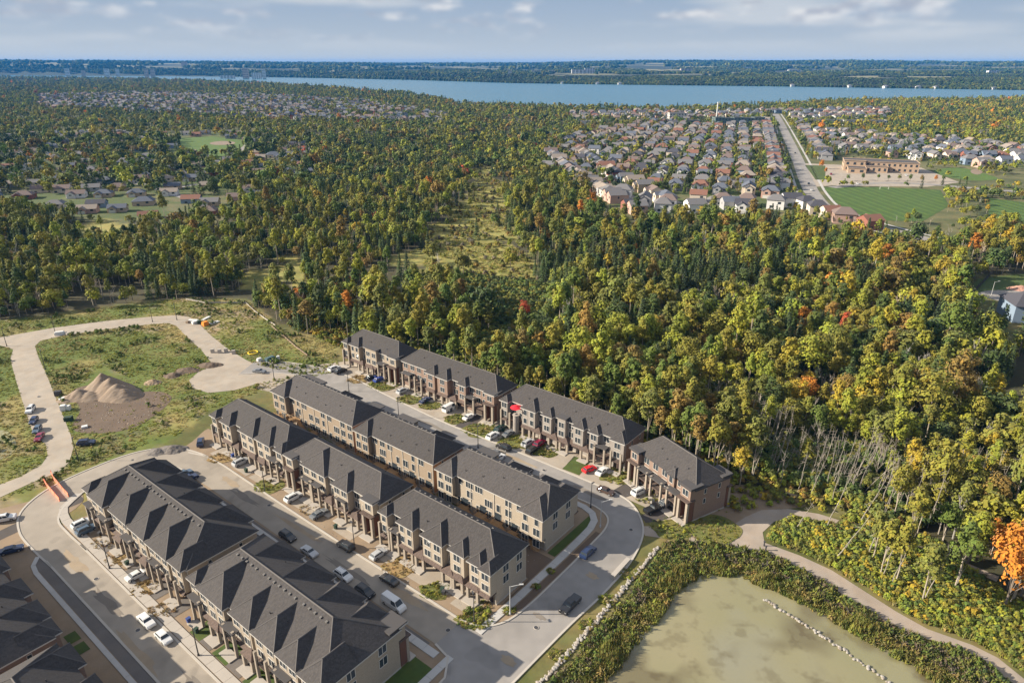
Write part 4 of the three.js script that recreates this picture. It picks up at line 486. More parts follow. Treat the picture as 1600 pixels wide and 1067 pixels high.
function carProto(kind) {
  const C = { sedan: { l: 4.7, w: 1.82, belt: 0.92, hood: 0.98, h: 1.44, c: [-1.75, -1.05, 0.35, 1.05] }, suv: { l: 4.7, w: 1.9, belt: 1.08, hood: 1.06, h: 1.74, c: [-2.15, -1.8, 0.45, 1.1] }, hatch: { l: 4.2, w: 1.78, belt: 0.95, hood: 0.95, h: 1.5, c: [-1.95, -1.5, 0.35, 1.05] }, pickup: { l: 5.7, w: 1.98, belt: 1.15, hood: 1.15, h: 1.88, c: [-0.75, -0.55, 0.85, 1.45] }, van: { l: 5.7, w: 2.0, belt: 1.25, hood: 1.2, h: 2.35, c: [-2.8, -2.7, 1.25, 2.0] } }[kind];
  const t = new THREE.Group(), l = C.l / 2, w = C.w / 2, r = 0.08, s = new THREE.Shape(); const wf = l - 0.88, wb = -l + 0.9;
  s.moveTo(-l + 0.05, 0.32); s.lineTo(wb - 0.42, 0.3); s.absarc(wb, 0.36, 0.42, Math.PI, 0, true); s.lineTo(wf - 0.42, 0.3); s.absarc(wf, 0.36, 0.42, Math.PI, 0, true); s.lineTo(l - 0.02, 0.34); s.lineTo(l, 0.62); s.lineTo(l - 0.18, C.hood - 0.16); s.lineTo(C.c[3] + 0.05, C.hood); s.lineTo(C.c[3] - 0.05, C.belt); s.lineTo(C.c[0], C.belt + 0.02); s.lineTo(-l + 0.06, C.belt - 0.02); s.lineTo(-l, 0.7);
  const g = new THREE.ExtrudeGeometry(s, { depth: C.w - 2 * r, bevelEnabled: true, bevelSize: r, bevelThickness: r, bevelSegments: 2, curveSegments: 6 }); g.translate(0, 0, -w + r); M('body', g, paints.white, t);
  const [a, b2, c, d] = C.c, y0 = C.belt - 0.01, y1 = C.h - 0.06, i0 = 0.05, i1 = 0.24, gl = new B(), P = (x, y, z) => [x, y, z];
  const q = [P(a, y0, w - i0), P(d, y0, w - i0), P(c, y1, w - i1), P(b2, y1, w - i1), P(a, y0, -w + i0), P(d, y0, -w + i0), P(c, y1, -w + i1), P(b2, y1, -w + i1)];
  gl.quad(q[0], q[1], q[2], q[3]).quad(q[5], q[4], q[7], q[6]).quad(q[1], q[5], q[6], q[2]).quad(q[4], q[0], q[3], q[7]); M('windows', gl.geo(), mat.glass, t);
  const rf = new B(); rf.box(b2 - 0.06, y1 - 0.02, -w + i1 - 0.03, c + 0.06, y1 + 0.03, w - i1 + 0.03, true); rf.box(b2 + 0.08, y1 + 0.03, -w + i1 + 0.08, c - 0.1, C.h, w - i1 - 0.08); M('car_roof', rf.geo(), paints.white, t);
  const pil = new B(); for (const e of [1, -1]) for (const [xa, xb] of [[a, b2], [d, c], ...(kind === 'pickup' ? [] : [[-0.25, -0.25]])]) pil.beam([xa, y0, e * (w - i0 + 0.005)], [xb, y1, e * (w - i1 + 0.005)], kind === 'van' ? 0.09 : 0.055, 0.05, 4); M('pillars', pil.geo(), paints.white, t);
  if (kind === 'van') { const sd = new B(); for (const e of [1, -1]) { const z0 = e * (w - i0 + 0.012), z1 = e * (w - i1 + 0.012), A = [P(a + 0.05, y0 + 0.02, z0), P(0.15, y0 + 0.02, z0), P(0.12, y1, z1), P(b2 + 0.05, y1, z1)]; if (e > 0) sd.quad(...A); else sd.quad(A[1], A[0], A[3], A[2]); } M('side_panel', sd.geo(), paints.white, t); }
  if (kind === 'pickup') M('truck_bed', new B().box(-l + 0.2, C.belt - 0.015, -w + 0.2, a - 0.08, C.belt + 0.035, w - 0.2).geo(), tyreM, t);
  if (kind === 'suv') M('roof_rack', new B().box(b2 + 0.2, C.h - 0.02, -w + 0.36, c - 0.3, C.h + 0.05, -w + 0.41).box(b2 + 0.2, C.h - 0.02, w - 0.41, c - 0.3, C.h + 0.05, w - 0.36).geo(), mat.pole, t);
  for (const x of [wf, wb]) for (const e of [1, -1]) { const o = M('wheel', tyreG, tyreM, t); o.position.set(x, 0.36, e * (w - 0.12)); M('rim', rimG, rimM, o); }
  for (const e of [1, -1]) { M('headlight', new B().box(l - 0.1, 0.66, e * (w - 0.32) - 0.2, l + 0.012, 0.82, e * (w - 0.32) + 0.2, true).geo(), lampM, t); M('tail_light', new B().box(-l - 0.012, 0.72, e * (w - 0.26) - 0.16, -l + 0.1, 0.94, e * (w - 0.26) + 0.16, true).geo(), tailM, t); }
  return t;
}
const protos = {}; for (const k of ['sedan', 'suv', 'hatch', 'pickup', 'van']) protos[k] = carProto(k);
const NAMES = { sedan: 'parked_car', suv: 'parked_suv', hatch: 'parked_hatchback', pickup: 'pickup_truck', van: 'cargo_van' }, CATS = { sedan: 'car', suv: 'suv', hatch: 'car', pickup: 'pickup truck', van: 'van' };
function car(px, py, kind, color, ang, label, y = 0.1) { const g = G(px, py, 0.6), o = protos[kind].clone(true); o.traverse((m) => { if (m.isMesh && m.material.name.startsWith('paint')) m.material = paints[color]; }); o.name = numbered(NAMES[kind]); o.position.set(g[0], y, g[1]); o.rotation.y = ang; o.scale.setScalar(0.95); tag(o, label, CATS[kind]); scene.add(o); return o; }
const aU = -TH, aV = Math.PI / 2 - TH, road1 = -Math.atan2(1, 0.31);   // noses along the rows, towards the upper row, down the gravel branch
[[47, 640, 'suv', 'white', road1, 'white suv first in the line of four parked on the gravel branch'], [52, 657, 'hatch', 'navy', road1, 'dark blue hatchback second in the line on the gravel branch'], [57.5, 671, 'hatch', 'slate', road1, 'slate blue hatchback third in the line on the gravel branch'], [61, 683, 'sedan', 'maroon', road1, 'dark red car last in the line on the gravel branch'],
  [134, 692, 'suv', 'navy', 0.25, 'dark blue estate car alone on a bare patch off the gravel branch'], [405, 580, 'sedan', 'grey', -0.2, 'grey saloon at the mouth of the turning circle'], [313, 691, 'suv', 'navy', 1.9, 'dark suv at the end of the far cream front block'], [376, 722, 'suv', 'silver', aV, 'silver suv on the drive of the far cream front block'], [458, 777, 'suv', 'white', aV, 'white suv on the drive of the middle cream front block'], [498, 803, 'sedan', 'grey', aV, 'grey saloon on the drive right of the white suv'], [591, 866, 'hatch', 'silver', aV, 'silver car under the tall columns of the corner front block'],
  [449, 838, 'suv', 'black', aU, 'black suv at the kerb behind the lower left row'], [483, 862, 'sedan', 'silver', aU, 'pale silver saloon driving the sandy street'], [536, 899, 'suv', 'white', aU, 'white suv parked behind the black suv on the sandy street'], [570, 924, 'suv', 'black', aU, 'black suv between the white suv and the white van'], [540, 853, 'suv', 'black', aU + Math.PI, 'black suv at the far kerb of the sandy street'], [608, 906, 'sedan', 'black', aU + Math.PI, 'black saloon with red tail lights at the far kerb of the sandy street'], [615, 944, 'van', 'white', aU, 'white passenger van parked on the sandy street'],
  [128, 818, 'suv', 'white', aV, 'white suv on the first drive of the lower left row'], [135, 828, 'suv', 'slate', aV, 'slate suv beside the white suv on the first drive'], [214, 898, 'sedan', 'white', aV, 'white saloon on a drive halfway along the lower left row'], [228, 970, 'sedan', 'white', aU, 'upper of two white cars parked on the lower street'], [255, 996, 'hatch', 'white', aU, 'lower of two white cars parked on the lower street'], [7, 810, 'suv', 'white', 0.4, 'white suv cut by the left edge on the rutted track'], [17, 859, 'sedan', 'navy', 0.5, 'dark blue saloon by the roofs at the left edge'], [287, 741, 'suv', 'slate', aV, 'slate car behind the top of the lower left row'], [295, 748, 'suv', 'navy', aV, 'dark blue car behind the top of the lower left row'],
  [522, 576, 'suv', 'white', aV, 'white suv at the far left drive of the upper row'], [532, 580, 'suv', 'black', aV, 'black suv beside the white one at the far left drive'], [579, 590, 'sedan', 'black', aV, 'black saloon on the second drive of the upper row'], [592, 593, 'hatch', 'blue', aV, 'blue hatchback beside the black saloon in the upper row'], [629, 611, 'suv', 'silver', aV, 'silver suv between weedy patches in the upper row'], [665, 625, 'sedan', 'navy', aV, 'dark blue saloon on a drive of the brown brick block'], [703, 638, 'van', 'white', aV, 'white cargo van on a drive of the brown brick block'], [733, 651, 'sedan', 'white', aV, 'white saloon on the fresh black driveway of the brick block'], [770, 681, 'suv', 'white', aV, 'white suv nearest the street before the grey stone block'], [782, 670, 'suv', 'green', aV, 'dark green suv tucked behind the white suv'], [795, 677, 'sedan', 'grey', aV, 'grey saloon beside the round stone column'], [787, 699, 'suv', 'black', aU + Math.PI, 'black suv parked along the kerb before the grey stone block'], [825, 692, 'suv', 'silver', aV, 'silver suv left of three cars on a shared drive'], [843, 693, 'suv', 'maroon', aV, 'dark red suv right of three cars on a shared drive'], [832, 703, 'suv', 'black', aV, 'black suv nearest the street of three on a shared drive'], [921, 733, 'hatch', 'red', aV - 0.3, 'bright red car beside the green lawn'], [941, 736, 'sedan', 'white', aV, 'white saloon right of the bright red car'], [947, 767, 'sedan', 'brown', aU, 'dark brown saloon at the kerb of the bend'], [999, 768, 'suv', 'white', aV - 0.25, 'white suv on the black driveway of the lone brick block'], [1022, 795, 'pickup', 'black', aV - 0.35, 'black pickup truck on the right black driveway'], [1042, 786, 'suv', 'grey', aV - 0.3, 'grey suv deep in the drive beside the black pickup'],
  [779, 716, 'suv', 'white', aV, 'white car on the street side of the cream back row'], [822, 738, 'sedan', 'black', aV, 'black car on the street side of the cream back row'], [770, 709, 'sedan', 'grey', aV, 'grey car mostly hidden behind the tan roofs'], [919, 863, 'suv', 'navy', aV, 'dark blue suv driving up the street below the bend'], [891, 945, 'pickup', 'black', aV + Math.PI, 'black pickup truck parked by the boulder wall verge'],
].forEach((c) => car(...c));
// small cars far up the suburban road
[[1243, 239, 'sedan', 'black', 'dark car far up the wide suburban road'], [1252, 264, 'sedan', 'silver', 'silver car halfway up the wide suburban road'], [1264, 287, 'suv', 'black', 'black suv on the wide suburban road by the school'], [1268, 297, 'sedan', 'white', 'white car lowest on the wide suburban road'], [1299, 272, 'suv', 'maroon', 'dark red suv in the school yard'], [1331, 286, 'sedan', 'black', 'dark car on the lane below the school'], [1340, 287, 'sedan', 'white', 'white car on the lane below the school'], [1416, 274, 'suv', 'white', 'white suv beside the school']].forEach(([x, y, k, c, l]) => car(x, y, k, c, Math.PI / 2 - 0.4, l, 0.2));
// wheelie bins by the doors
const binProto = (m) => { const t = new THREE.Group(), b = new B(); b.quad([-0.25, 0, 0.3], [0.25, 0, 0.3], [0.33, 1.0, 0.38], [-0.33, 1.0, 0.38]).quad([0.25, 0, -0.3], [-0.25, 0, -0.3], [-0.33, 1.0, -0.38], [0.33, 1.0, -0.38]).quad([0.25, 0, 0.3], [0.25, 0, -0.3], [0.33, 1, -0.38], [0.33, 1, 0.38]).quad([-0.25, 0, -0.3], [-0.25, 0, 0.3], [-0.33, 1, 0.38], [-0.33, 1, -0.38]); M('body', b.geo(), m, t); M('lid', new B().box(-0.36, 1.0, -0.42, 0.36, 1.08, 0.42, true).geo(), m, t); return t; };
const bins = [['blue', binProto(blueM)], ['dark green', binProto(greenDark)], ['black', binProto(mat.pole)]];
[[-153, 41.2, 2, 'by the first drive of the lower left row'], [-138, 40.6, 1, 'near the lamp in the lower left yards'], [-112, 40.6, 0, 'by the gap between the lower left blocks'], [-108.4, 40.2, 1, 'on the lawn edge behind the white parked cars'], [-160, 78.4, 0, 'under the low porch of the far cream block'], [-157.6, 78.6, 2, 'by the steps of the far cream block'], [-150.5, 76.6, 1, 'on the kerb side of the silver suv'], [-113, 76.4, 1, 'on the kerb before the middle cream block'], [-79.4, 77, 1, 'in the weeds before the corner block'], [-78.6, 76.6, 2, 'in the weeds before the corner block'], [-168, 136, 0, 'near the blue hatchback of the upper row'], [-131.5, 135, 2, 'behind the white cargo van'], [-111, 135.6, 1, 'at the left end of the grey stone block'], [-95, 135.2, 2, 'near the shared drive of the grey stone block'], [-60, 131, 2, 'between the cars of the lone brick block']].forEach(([u, v, k, l]) => { const p = UV(u, v), t = bins[k][1].clone(); t.name = numbered('waste_bin'); t.position.set(p[0], 0.1, p[1]); t.rotation.y = -TH + 0.2 * k; tag(t, bins[k][0] + ' wheeled bin ' + l, 'waste bin', 'wheeled bins by the doors'); scene.add(t); });
[[986, 828], [838, 981], [700, 985], [640, 660], [850, 735], [420, 790], [150, 905], [215, 985], [60, 620]].forEach(([x, y], i) => { const g = G(x, y), t = thing('manhole_cover', ['round dark manhole cover in the street bend', 'manhole cover by the street corner', 'manhole cover at the junction of the sandy street', 'manhole cover between the tan and brick rows', 'manhole cover before the grey stone block', 'manhole cover on the far sandy street', 'manhole cover high on the lower street', 'manhole cover low on the lower street', 'manhole cover on the gravel branch road'][i], 'manhole cover', [g[0], 0.1, g[1]]); M('cover', new THREE.CylinderGeometry(0.42, 0.42, 0.03, 18), mat.pole, t); M('rim', new THREE.TorusGeometry(0.48, 0.06, 6, 20).rotateX(Math.PI / 2), mat.conc, t); });
{ const g = G(1594, 452); heap('sand_heap', 'pink tinged heap of sand on the lawn at the right edge', g[0], g[1], [[0, 0, 2.2, 6, 4], [4, 1, 1.6, 5, 4]], 9, S(0.48, 0.27, 0.21, { name: 'pinkSand', map: gDirt })); }
// ---------------------------------------------------------------- far suburb
const wallTones = { cream: S(0.56, 0.48, 0.39), white: S(0.66, 0.65, 0.64), pink: S(0.42, 0.28, 0.23), redbrick: S(0.23, 0.09, 0.065), grey: S(0.30, 0.30, 0.31), blue: S(0.18, 0.24, 0.32), tan: S(0.42, 0.33, 0.24) };
const roofTones = { brown: S(0.16, 0.118, 0.105), grey: S(0.15, 0.145, 0.148), dark: S(0.055, 0.055, 0.068), fawn: S(0.25, 0.21, 0.175), slate: S(0.095, 0.108, 0.138), rust: S(0.20, 0.095, 0.065) };
for (const k in wallTones) wallTones[k].name = 'house wall ' + k; for (const k in roofTones) roofTones[k].name = 'house roof ' + k;
const hw = [pane(1.9, 1.4), pane(1.1, 1.4), new B().box(-2.3, 0, -0.02, 2.3, 2.2, 0.05).geo()];
function houseProto(w, d, h, style) { // front towards +z
  const t = new THREE.Group(), wl = new B(), rf = new B(), o = 0.5, y = h, ridgeH = h + Math.min(w, d) * 0.29; wl.box(-w / 2, 0, -d / 2, w / 2, y, d / 2);
  if (style === 0) { hip(rf, -w / 2 - o, w / 2 + o, -d / 2 - o, d / 2 + o, y, ridgeH, w * 0.36, w * 0.36); }
  else if (style === 1) { const A = [-w / 2 - o, y, d / 2 + o], C = [w / 2 + o, y, d / 2 + o], D = [w / 2 + o, y, -d / 2 - o], E2 = [-w / 2 - o, y, -d / 2 - o], R = [-w / 2 - o, ridgeH, 0], Q = [w / 2 + o, ridgeH, 0]; rf.quad(A, C, Q, R).quad(D, E2, R, Q); wl.tri([w / 2, y, d / 2], [w / 2, y, -d / 2], [w / 2, ridgeH - 0.3, 0]).tri([-w / 2, y, -d / 2], [-w / 2, y, d / 2], [-w / 2, ridgeH - 0.3, 0]); }
  else { const A = [-w / 2 - o, y, d / 2 + o], C = [w / 2 + o, y, d / 2 + o], F = [0, ridgeH + 0.4, d / 2 + o], K = [0, ridgeH + 0.4, -d / 2 - o], D = [w / 2 + o, y, -d / 2 - o], E2 = [-w / 2 - o, y, -d / 2 - o]; rf.quad(C, D, K, F).quad(E2, A, F, K); wl.tri([-w / 2, y, d / 2], [w / 2, y, d / 2], [0, ridgeH, d / 2]).tri([w / 2, y, -d / 2], [-w / 2, y, -d / 2], [0, ridgeH, -d / 2]); }
  const gx = style === 2 ? 0 : -w * 0.2, gw = Math.min(5.6, w * 0.55), gp = d / 2 + 2.2; wl.box(gx - gw / 2, 0, d / 2 - 0.1, gx + gw / 2, h * 0.93, gp); // garage wing with its own gable
  const gy = h * 0.94; rf.quad([gx + gw / 2 + 0.35, gy, gp + 0.35], [gx + gw / 2 + 0.35, gy, 0], [gx, gy + gw * 0.36, 0], [gx, gy + gw * 0.36, gp + 0.35]).quad([gx - gw / 2 - 0.35, gy, 0], [gx - gw / 2 - 0.35, gy, gp + 0.35], [gx, gy + gw * 0.36, gp + 0.35], [gx, gy + gw * 0.36, 0]); wl.tri([gx - gw / 2, gy, gp], [gx + gw / 2, gy, gp], [gx, gy + gw * 0.34, gp]);
  M('wall', wl.geo(), wallTones.cream, t); M('roof', rf.geo(), roofTones.grey, t); const put = (n, g, m, x, yy, z, r) => { const q = M(n, g, m, t); q.position.set(x, yy, z); q.rotation.y = r || 0; };
  put('garage_door', hw[2], mat.frame, gx, 0.1, gp + 0.02); put('window', hw[0], mat.glass, gx, h * 0.72, gp + 0.02); put('window', hw[0], mat.glass, w * 0.28, h * 0.7, d / 2 + 0.02); put('window', hw[0], mat.glass, -w * 0.22, h * 0.72, -d / 2 - 0.02, Math.PI); put('window', hw[0], mat.glass, w * 0.22, h * 0.3, -d / 2 - 0.02, Math.PI); put('window', hw[1], mat.glass, w / 2 + 0.02, h * 0.7, 0, Math.PI / 2); put('window', hw[1], mat.glass, -w / 2 - 0.02, h * 0.7, 0, -Math.PI / 2);
  return t;
}
const houseProtos = [houseProto(10, 11, 5.6, 0), houseProto(11, 10, 5.6, 1), houseProto(8.6, 12, 5.8, 2), houseProto(12, 11, 5.4, 0), houseProto(13, 9, 3.3, 1), houseProto(14, 10, 3.3, 0)];
seed(31);
const houses = [], cellH = new Map(), hk = (x, z) => Math.floor(x / 20) + ',' + Math.floor(z / 20);
function nearHouse(x, z, r) { const a = Math.floor(x / 20), c = Math.floor(z / 20), m = Math.ceil(r / 20); for (let i = -m; i <= m; i++) for (let j = -m; j <= m; j++) for (const h of cellH.get((a + i) + ',' + (c + j)) || []) if (Math.hypot(h.x - x, h.z - z) < r) return true; return false; }
function addHouse(x, z, ang, zone, o = {}) { if (nearHouse(x, z, o.gap || 12.5)) return; const low = o.low, h = { x, z, ang, zone, p: low ? 4 + Math.floor(rnd() * 2) : Math.floor(rnd() * 4), w: o.w || pick(['cream', 'cream', 'white', 'white', 'pink', 'redbrick', 'grey', 'blue', 'tan', 'tan']), r: o.r || pick(['brown', 'grey', 'grey', 'grey', 'dark', 'fawn', 'slate', 'slate', 'slate', 'rust', 'brown']), s: low ? rr(0.92, 1.08) : rr(1.02, 1.24) }; houses.push(h); const k = hk(x, z); if (!cellH.has(k)) cellH.set(k, []); cellH.get(k).push(h); }
function streetHouses(L, off, step, zone, o = {}) { const P = poly(L); for (let i = 0; i + 1 < P.length; i++) { const a = P[i], c = P[i + 1], d = Math.hypot(c[0] - a[0], c[1] - a[1]), nx = -(c[1] - a[1]) / d, nz = (c[0] - a[0]) / d; for (let t = step / 2; t < d; t += step) { const x = a[0] + (c[0] - a[0]) * t / d + nx * off, z = a[1] + (c[1] - a[1]) * t / d + nz * off; addHouse(x, z, Math.atan2(-nx * Math.sign(off), -nz * Math.sign(off)), zone, { ...o, r: o.rs ? pick(o.rs) : undefined }); } } }
const edgeRow = 'in the diagonal row';
streetHouses([[880, 240], [925, 275], [1005, 318]], 19, 10.6, edgeRow, { rs: ['fawn', 'fawn', 'grey', 'slate', 'brown', 'grey'], gap: 9.5 }); streetHouses([[880, 240], [925, 275], [1005, 318]], -19, 12, 'across from the diagonal row');
streetHouses([[1219, 190], [1231, 215], [1247, 250], [1259, 280], [1268, 298]], 27, 11.5, 'left of the wide road', { gap: 10 });
streetHouses([[1219, 190], [1231, 215], [1247, 250]], -30, 15, 'right of the wide road');
for (const [x, y, w, r] of [[985, 329, 'redbrick', 'dark'], [995, 333, 'pink', 'grey'], [1035, 330, 'white', 'grey'], [1085, 331, 'white', 'grey'], [1140, 326, 'grey', 'slate'], [1235, 322, 'white', 'dark'], [1258, 326, 'white', 'dark'], [1276, 335, 'cream', 'dark'], [1296, 341, 'cream', 'rust'], [1318, 347, 'pink', 'brown'], [1358, 357, 'redbrick', 'rust']]) { const g = G(x, y); addHouse(g[0], g[1], rr(-0.3, 0.3) + Math.PI, 'at the near suburb edge', { w, r, gap: 9 }); }
function fillHouses(Pz, ax, dx, dz, zone, o = {}) { const xs = Pz.map((p) => p[0]), zs = Pz.map((p) => p[1]), cx = (Math.min(...xs) + Math.max(...xs)) / 2, cz = (Math.min(...zs) + Math.max(...zs)) / 2, R = Math.hypot(Math.max(...xs) - cx, Math.max(...zs) - cz) + 20, c = Math.cos(ax), s = Math.sin(ax); let row = 0;
  for (let v = -R; v < R; v += dz, row++) for (let u = -R; u < R; u += dx) { const wb = o.wob || 2, uu = u + rr(-wb, wb), vv = v + (row % 2 ? -dz * 0.13 : dz * 0.13) + rr(-2.5, 2.5) + 9 * Math.sin(u / 70 + v / 50), x = cx + uu * c - vv * s, z = cz + uu * s + vv * c; if (!inside(x, z, Pz) || inside(x, z, Z.park) || distLine(x, z, mainRoad) < 24 || (o.skip && rnd() < o.skip)) continue; addHouse(x, z, -ax + (row % 2 ? 0 : Math.PI) + rr(-0.12, 0.12), zone, { ...o, gap: o.gap || 13, r: zone.includes('distant') ? pick(['grey', 'dark', 'slate', 'brown', 'grey']) : undefined }); } }
fillHouses(Z.suburbA, 0.30, 19, 34, 'in the middle suburb'); fillHouses(Z.suburbB, 0.1, 19, 34, 'behind the school'); fillHouses(Z.suburbC, 0.05, 20, 44, 'by the lake woods', { gap: 15 });
fillHouses(Z.suburbD, -0.25, 21, 32, 'among the left trees', { low: 1, skip: 0.18, gap: 17, wob: 8 }); fillHouses(Z.suburbE, 0.1, 19, 40, 'in distant left streets', { skip: 0.25, gap: 16 });
{ const g = G(1602, 497), h = { x: g[0], z: g[1], ang: Math.PI - 0.2, zone: 'by the right edge lamp', p: 3, w: 'blue', r: 'dark', s: 1.35 }; houses.unshift(h); cellH.set(hk(h.x, h.z), [h]); }
houses.sort((a, b) => Math.hypot(a.x, a.z) - Math.hypot(b.x, b.z));
const STYLE = ['hip roofed', 'gabled', 'narrow gabled', 'broad hip roofed', 'low', 'low hip roofed'];
const wordsW = { cream: 'cream', white: 'white', pink: 'pink brick', redbrick: 'red brick', grey: 'grey', blue: 'blue', tan: 'tan' }, wordsR = { brown: 'brown', grey: 'grey', dark: 'near black', fawn: 'fawn', slate: 'slate blue', rust: 'rust red' };
const restHouses = [];
houses.forEach((h, i) => {
  if (i >= 290) { restHouses.push(h); return; }
  const t = houseProtos[h.p].clone(true); t.traverse((m) => { if (m.name === 'wall') m.material = wallTones[h.w]; else if (m.name === 'roof') m.material = roofTones[h.r]; });
  t.name = numbered('suburban_house'); t.position.set(h.x, 0, h.z); t.rotation.y = h.ang; t.scale.setScalar(h.s); tag(t, `${STYLE[h.p]} ${wordsW[h.w]} house with ${wordsR[h.r]} roof ${h.zone}`, 'house', `${wordsW[h.w]} ${STYLE[h.p]} houses with ${wordsR[h.r]} roofs ${h.zone}`); scene.add(t);
});
const D4 = new THREE.Object3D();
function instanced(name, geo, m, list, parent) { if (!list.length) return; const o = new THREE.InstancedMesh(geo, m, list.length); list.forEach((q, i) => { D4.position.set(q.x, q.y || 0, q.z); D4.rotation.set(q.rx || 0, q.ang || 0, q.rz || 0); const s = q.s || 1; D4.scale.set(s * (q.sx || 1), s * (q.sy || 1), s * (q.sz || q.sx || 1)); D4.updateMatrix(); o.setMatrixAt(i, D4.matrix); if (q.c) o.setColorAt(i, new THREE.Color().setRGB(...q.c)); }); o.castShadow = o.receiveShadow = true; o.name = name; parent.add(o); return o; }
const stuff = (name, label) => { const g = new THREE.Group(); g.name = numbered(name); g.userData = { kind: 'stuff', label }; scene.add(g); return g; };
{ const grp = stuff('distant_houses', 'hundreds of small houses in the most distant streets'); for (let p = 0; p < 6; p++) for (const part of ['wall', 'roof']) { const src = houseProtos[p].children.find((c) => c.name === part), by = new Map(); for (const h of restHouses) if (h.p === p) { const k = part === 'wall' ? h.w : h.r; if (!by.has(k)) by.set(k, []); by.get(k).push(h); } for (const [k, L] of by) instanced(part, src.geometry, part === 'wall' ? wallTones[k] : roofTones[k], L, grp); }
  for (let p = 0; p < 6; p++) { const wins = houseProtos[p].children.filter((c) => c.name === 'window'), g = mergeGeometries(wins.map((c) => { c.updateMatrix(); return c.geometry.clone().applyMatrix4(c.matrix); })); instanced('window', g, mat.glass, restHouses.filter((h) => h.p === p), grp); } }
// larger buildings: a body, a flat roof with parapet, and every window its own pane
const bigPane = new Map();
function bigBuilding(name, label, cat, x, z, ang, wings, wm, y = 0) { const t = thing(name, label, cat, [x, y, z], ang); for (const [x0, z0, x1, z1, h, fl, gap, ww] of wings) { M('wall', new B().box(x0, 0, z0, x1, h, z1).geo(), wm, t); M('flat_roof', new B().box(x0 - 0.3, h, z0 - 0.3, x1 + 0.3, h + 0.35, z1 + 0.3, true).geo(), mat.flatRoof, t); M('parapet', new B().box(x0 - 0.35, h + 0.35, z1, x1 + 0.35, h + 0.8, z1 + 0.3).box(x0 - 0.35, h + 0.35, z0 - 0.3, x1 + 0.35, h + 0.8, z0).box(x0 - 0.35, h + 0.35, z0, x0, h + 0.8, z1).box(x1, h + 0.35, z0, x1 + 0.35, h + 0.8, z1).geo(), wm, t); if (!fl) continue; const hh = h / fl * 0.5, k = ww + '_' + hh.toFixed(2); if (!bigPane.has(k)) bigPane.set(k, pane(ww, hh)); for (let f = 0; f < fl; f++) { const n = Math.floor((x1 - x0) / gap); for (let i = 0; i < n; i++) { const q = M('window', bigPane.get(k), mat.glass, t); q.position.set(x0 + (x1 - x0) * (i + 0.5) / n, h * (f + 0.52) / fl, z1 + 0.03); } const m2 = Math.floor((z1 - z0) / gap); for (let i = 0; i < m2; i++) for (const e of [0, 1]) { const q = M('window', bigPane.get(k), mat.glass, t); q.position.set(e ? x1 + 0.03 : x0 - 0.03, h * (f + 0.52) / fl, z0 + (z1 - z0) * (i + 0.5) / m2); q.rotation.y = e ? Math.PI / 2 : -Math.PI / 2; } } } return t; }
{ const g = [366, -694]; bigBuilding('school', 'orange brick school with flat roofs beside the playing field', 'school', g[0], g[1], -0.36, [[-33, -20, 34, 4, 9, 2, 4.5, 2.0], [-33.2, 4.2, -14, 7, 9.6, 2, 5, 2.4], [-30, 7.3, -14, 24, 4.4, 1, 6, 3.2], [-13.6, 4.3, 6, 12, 5.6, 1, 4, 2]], S(0.46, 0.335, 0.235, { name: 'schoolBrick', map: gBrick }));
  const white = S(0.58, 0.57, 0.55, { name: 'renderWhite' }), pale = S(0.55, 0.52, 0.48, { name: 'renderPale' }), tealW = S(0.12, 0.17, 0.17, { name: 'renderTeal' });
  const bb = (px, py, ang, wings, m, l, c) => { const q = G(px, py); bigBuilding(c === 'apartments' ? 'apartment_building' : 'long_building', l, c, q[0], q[1], ang, wings, m); };
  bb(1018, 192, 0, [[-50, -12, 30, 6, 6, 1, 7, 3]], white, 'long white flat roofed building behind the suburb', 'store'); bb(924, 195, 0.35, [[-26, -9, 20, 9, 6, 1, 8, 3]], white, 'white flat roofed building at the left end of the far suburb', 'store'); bb(968, 191, 0, [[-28, -8, 22, 6, 5, 1, 7, 3]], pale, 'pale low building between two white stores', 'store'); bb(1057, 188, 0, [[-15, -12, 17, 8, 13, 3, 5, 2.4]], pale, 'pale three storey block behind the suburb', 'apartments');
  bb(1160, 196, 0.05, [[-50, -12, -34, 6, 13, 3, 5, 2.4], [-33.5, -11, -18, 5, 12, 3, 5, 2.4], [-17.5, -12, 0, 6, 13, 3, 5, 2.4], [0.5, -11, 18, 5, 12, 3, 5, 2.4], [18.5, -12, 36, 6, 13, 3, 5, 2.4]], tealW, 'long dark apartment terrace beside the white mast', 'apartments'); bb(1082, 196, 0, [[-12, -9, 12, 6, 8, 2, 5, 2.4]], tealW, 'small dark block left of the apartment terrace', 'apartments');
  bb(1285, 195, 0, [[-36, -10, 40, 6, 8, 2, 6, 2.6]], pale, 'long pale building right of the wide road top', 'apartments'); bb(1350, 196, 0, [[-34, -10, 36, 6, 8, 2, 6, 2.6]], white, 'long white building below the golden woods', 'apartments');
  const q = G(1119, 191), t = thing('mast', 'tall slim white mast standing above the far suburb', 'mast', [q[0], 0, q[1]]); M('pole', new THREE.CylinderGeometry(1.0, 1.5, 33, 12).translate(0, 16.5, 0), mat.white, t); M('cap', new THREE.CylinderGeometry(1.25, 1.25, 2.2, 12).translate(0, 33.6, 0), mat.white, t);
  const gp = G(1382, 296), go = thing('goal', 'white football goal on the striped playing field', 'goal', [gp[0], 0.1, gp[1]], -0.05); M('frame', new B().beam([-3.6, 0, 0], [-3.6, 2.4, 0], 0.12, 0.12).beam([3.6, 0, 0], [3.6, 2.4, 0], 0.12, 0.12).beam([-3.7, 2.4, 0], [3.7, 2.4, 0], 0.12, 0.12).geo(), mat.white, go); M('net_support', new B().beam([-3.6, 2.4, 0], [-3.6, 0, -1.8], 0.06, 0.06).beam([3.6, 2.4, 0], [3.6, 0, -1.8], 0.06, 0.06).geo(), mat.white, go);
}
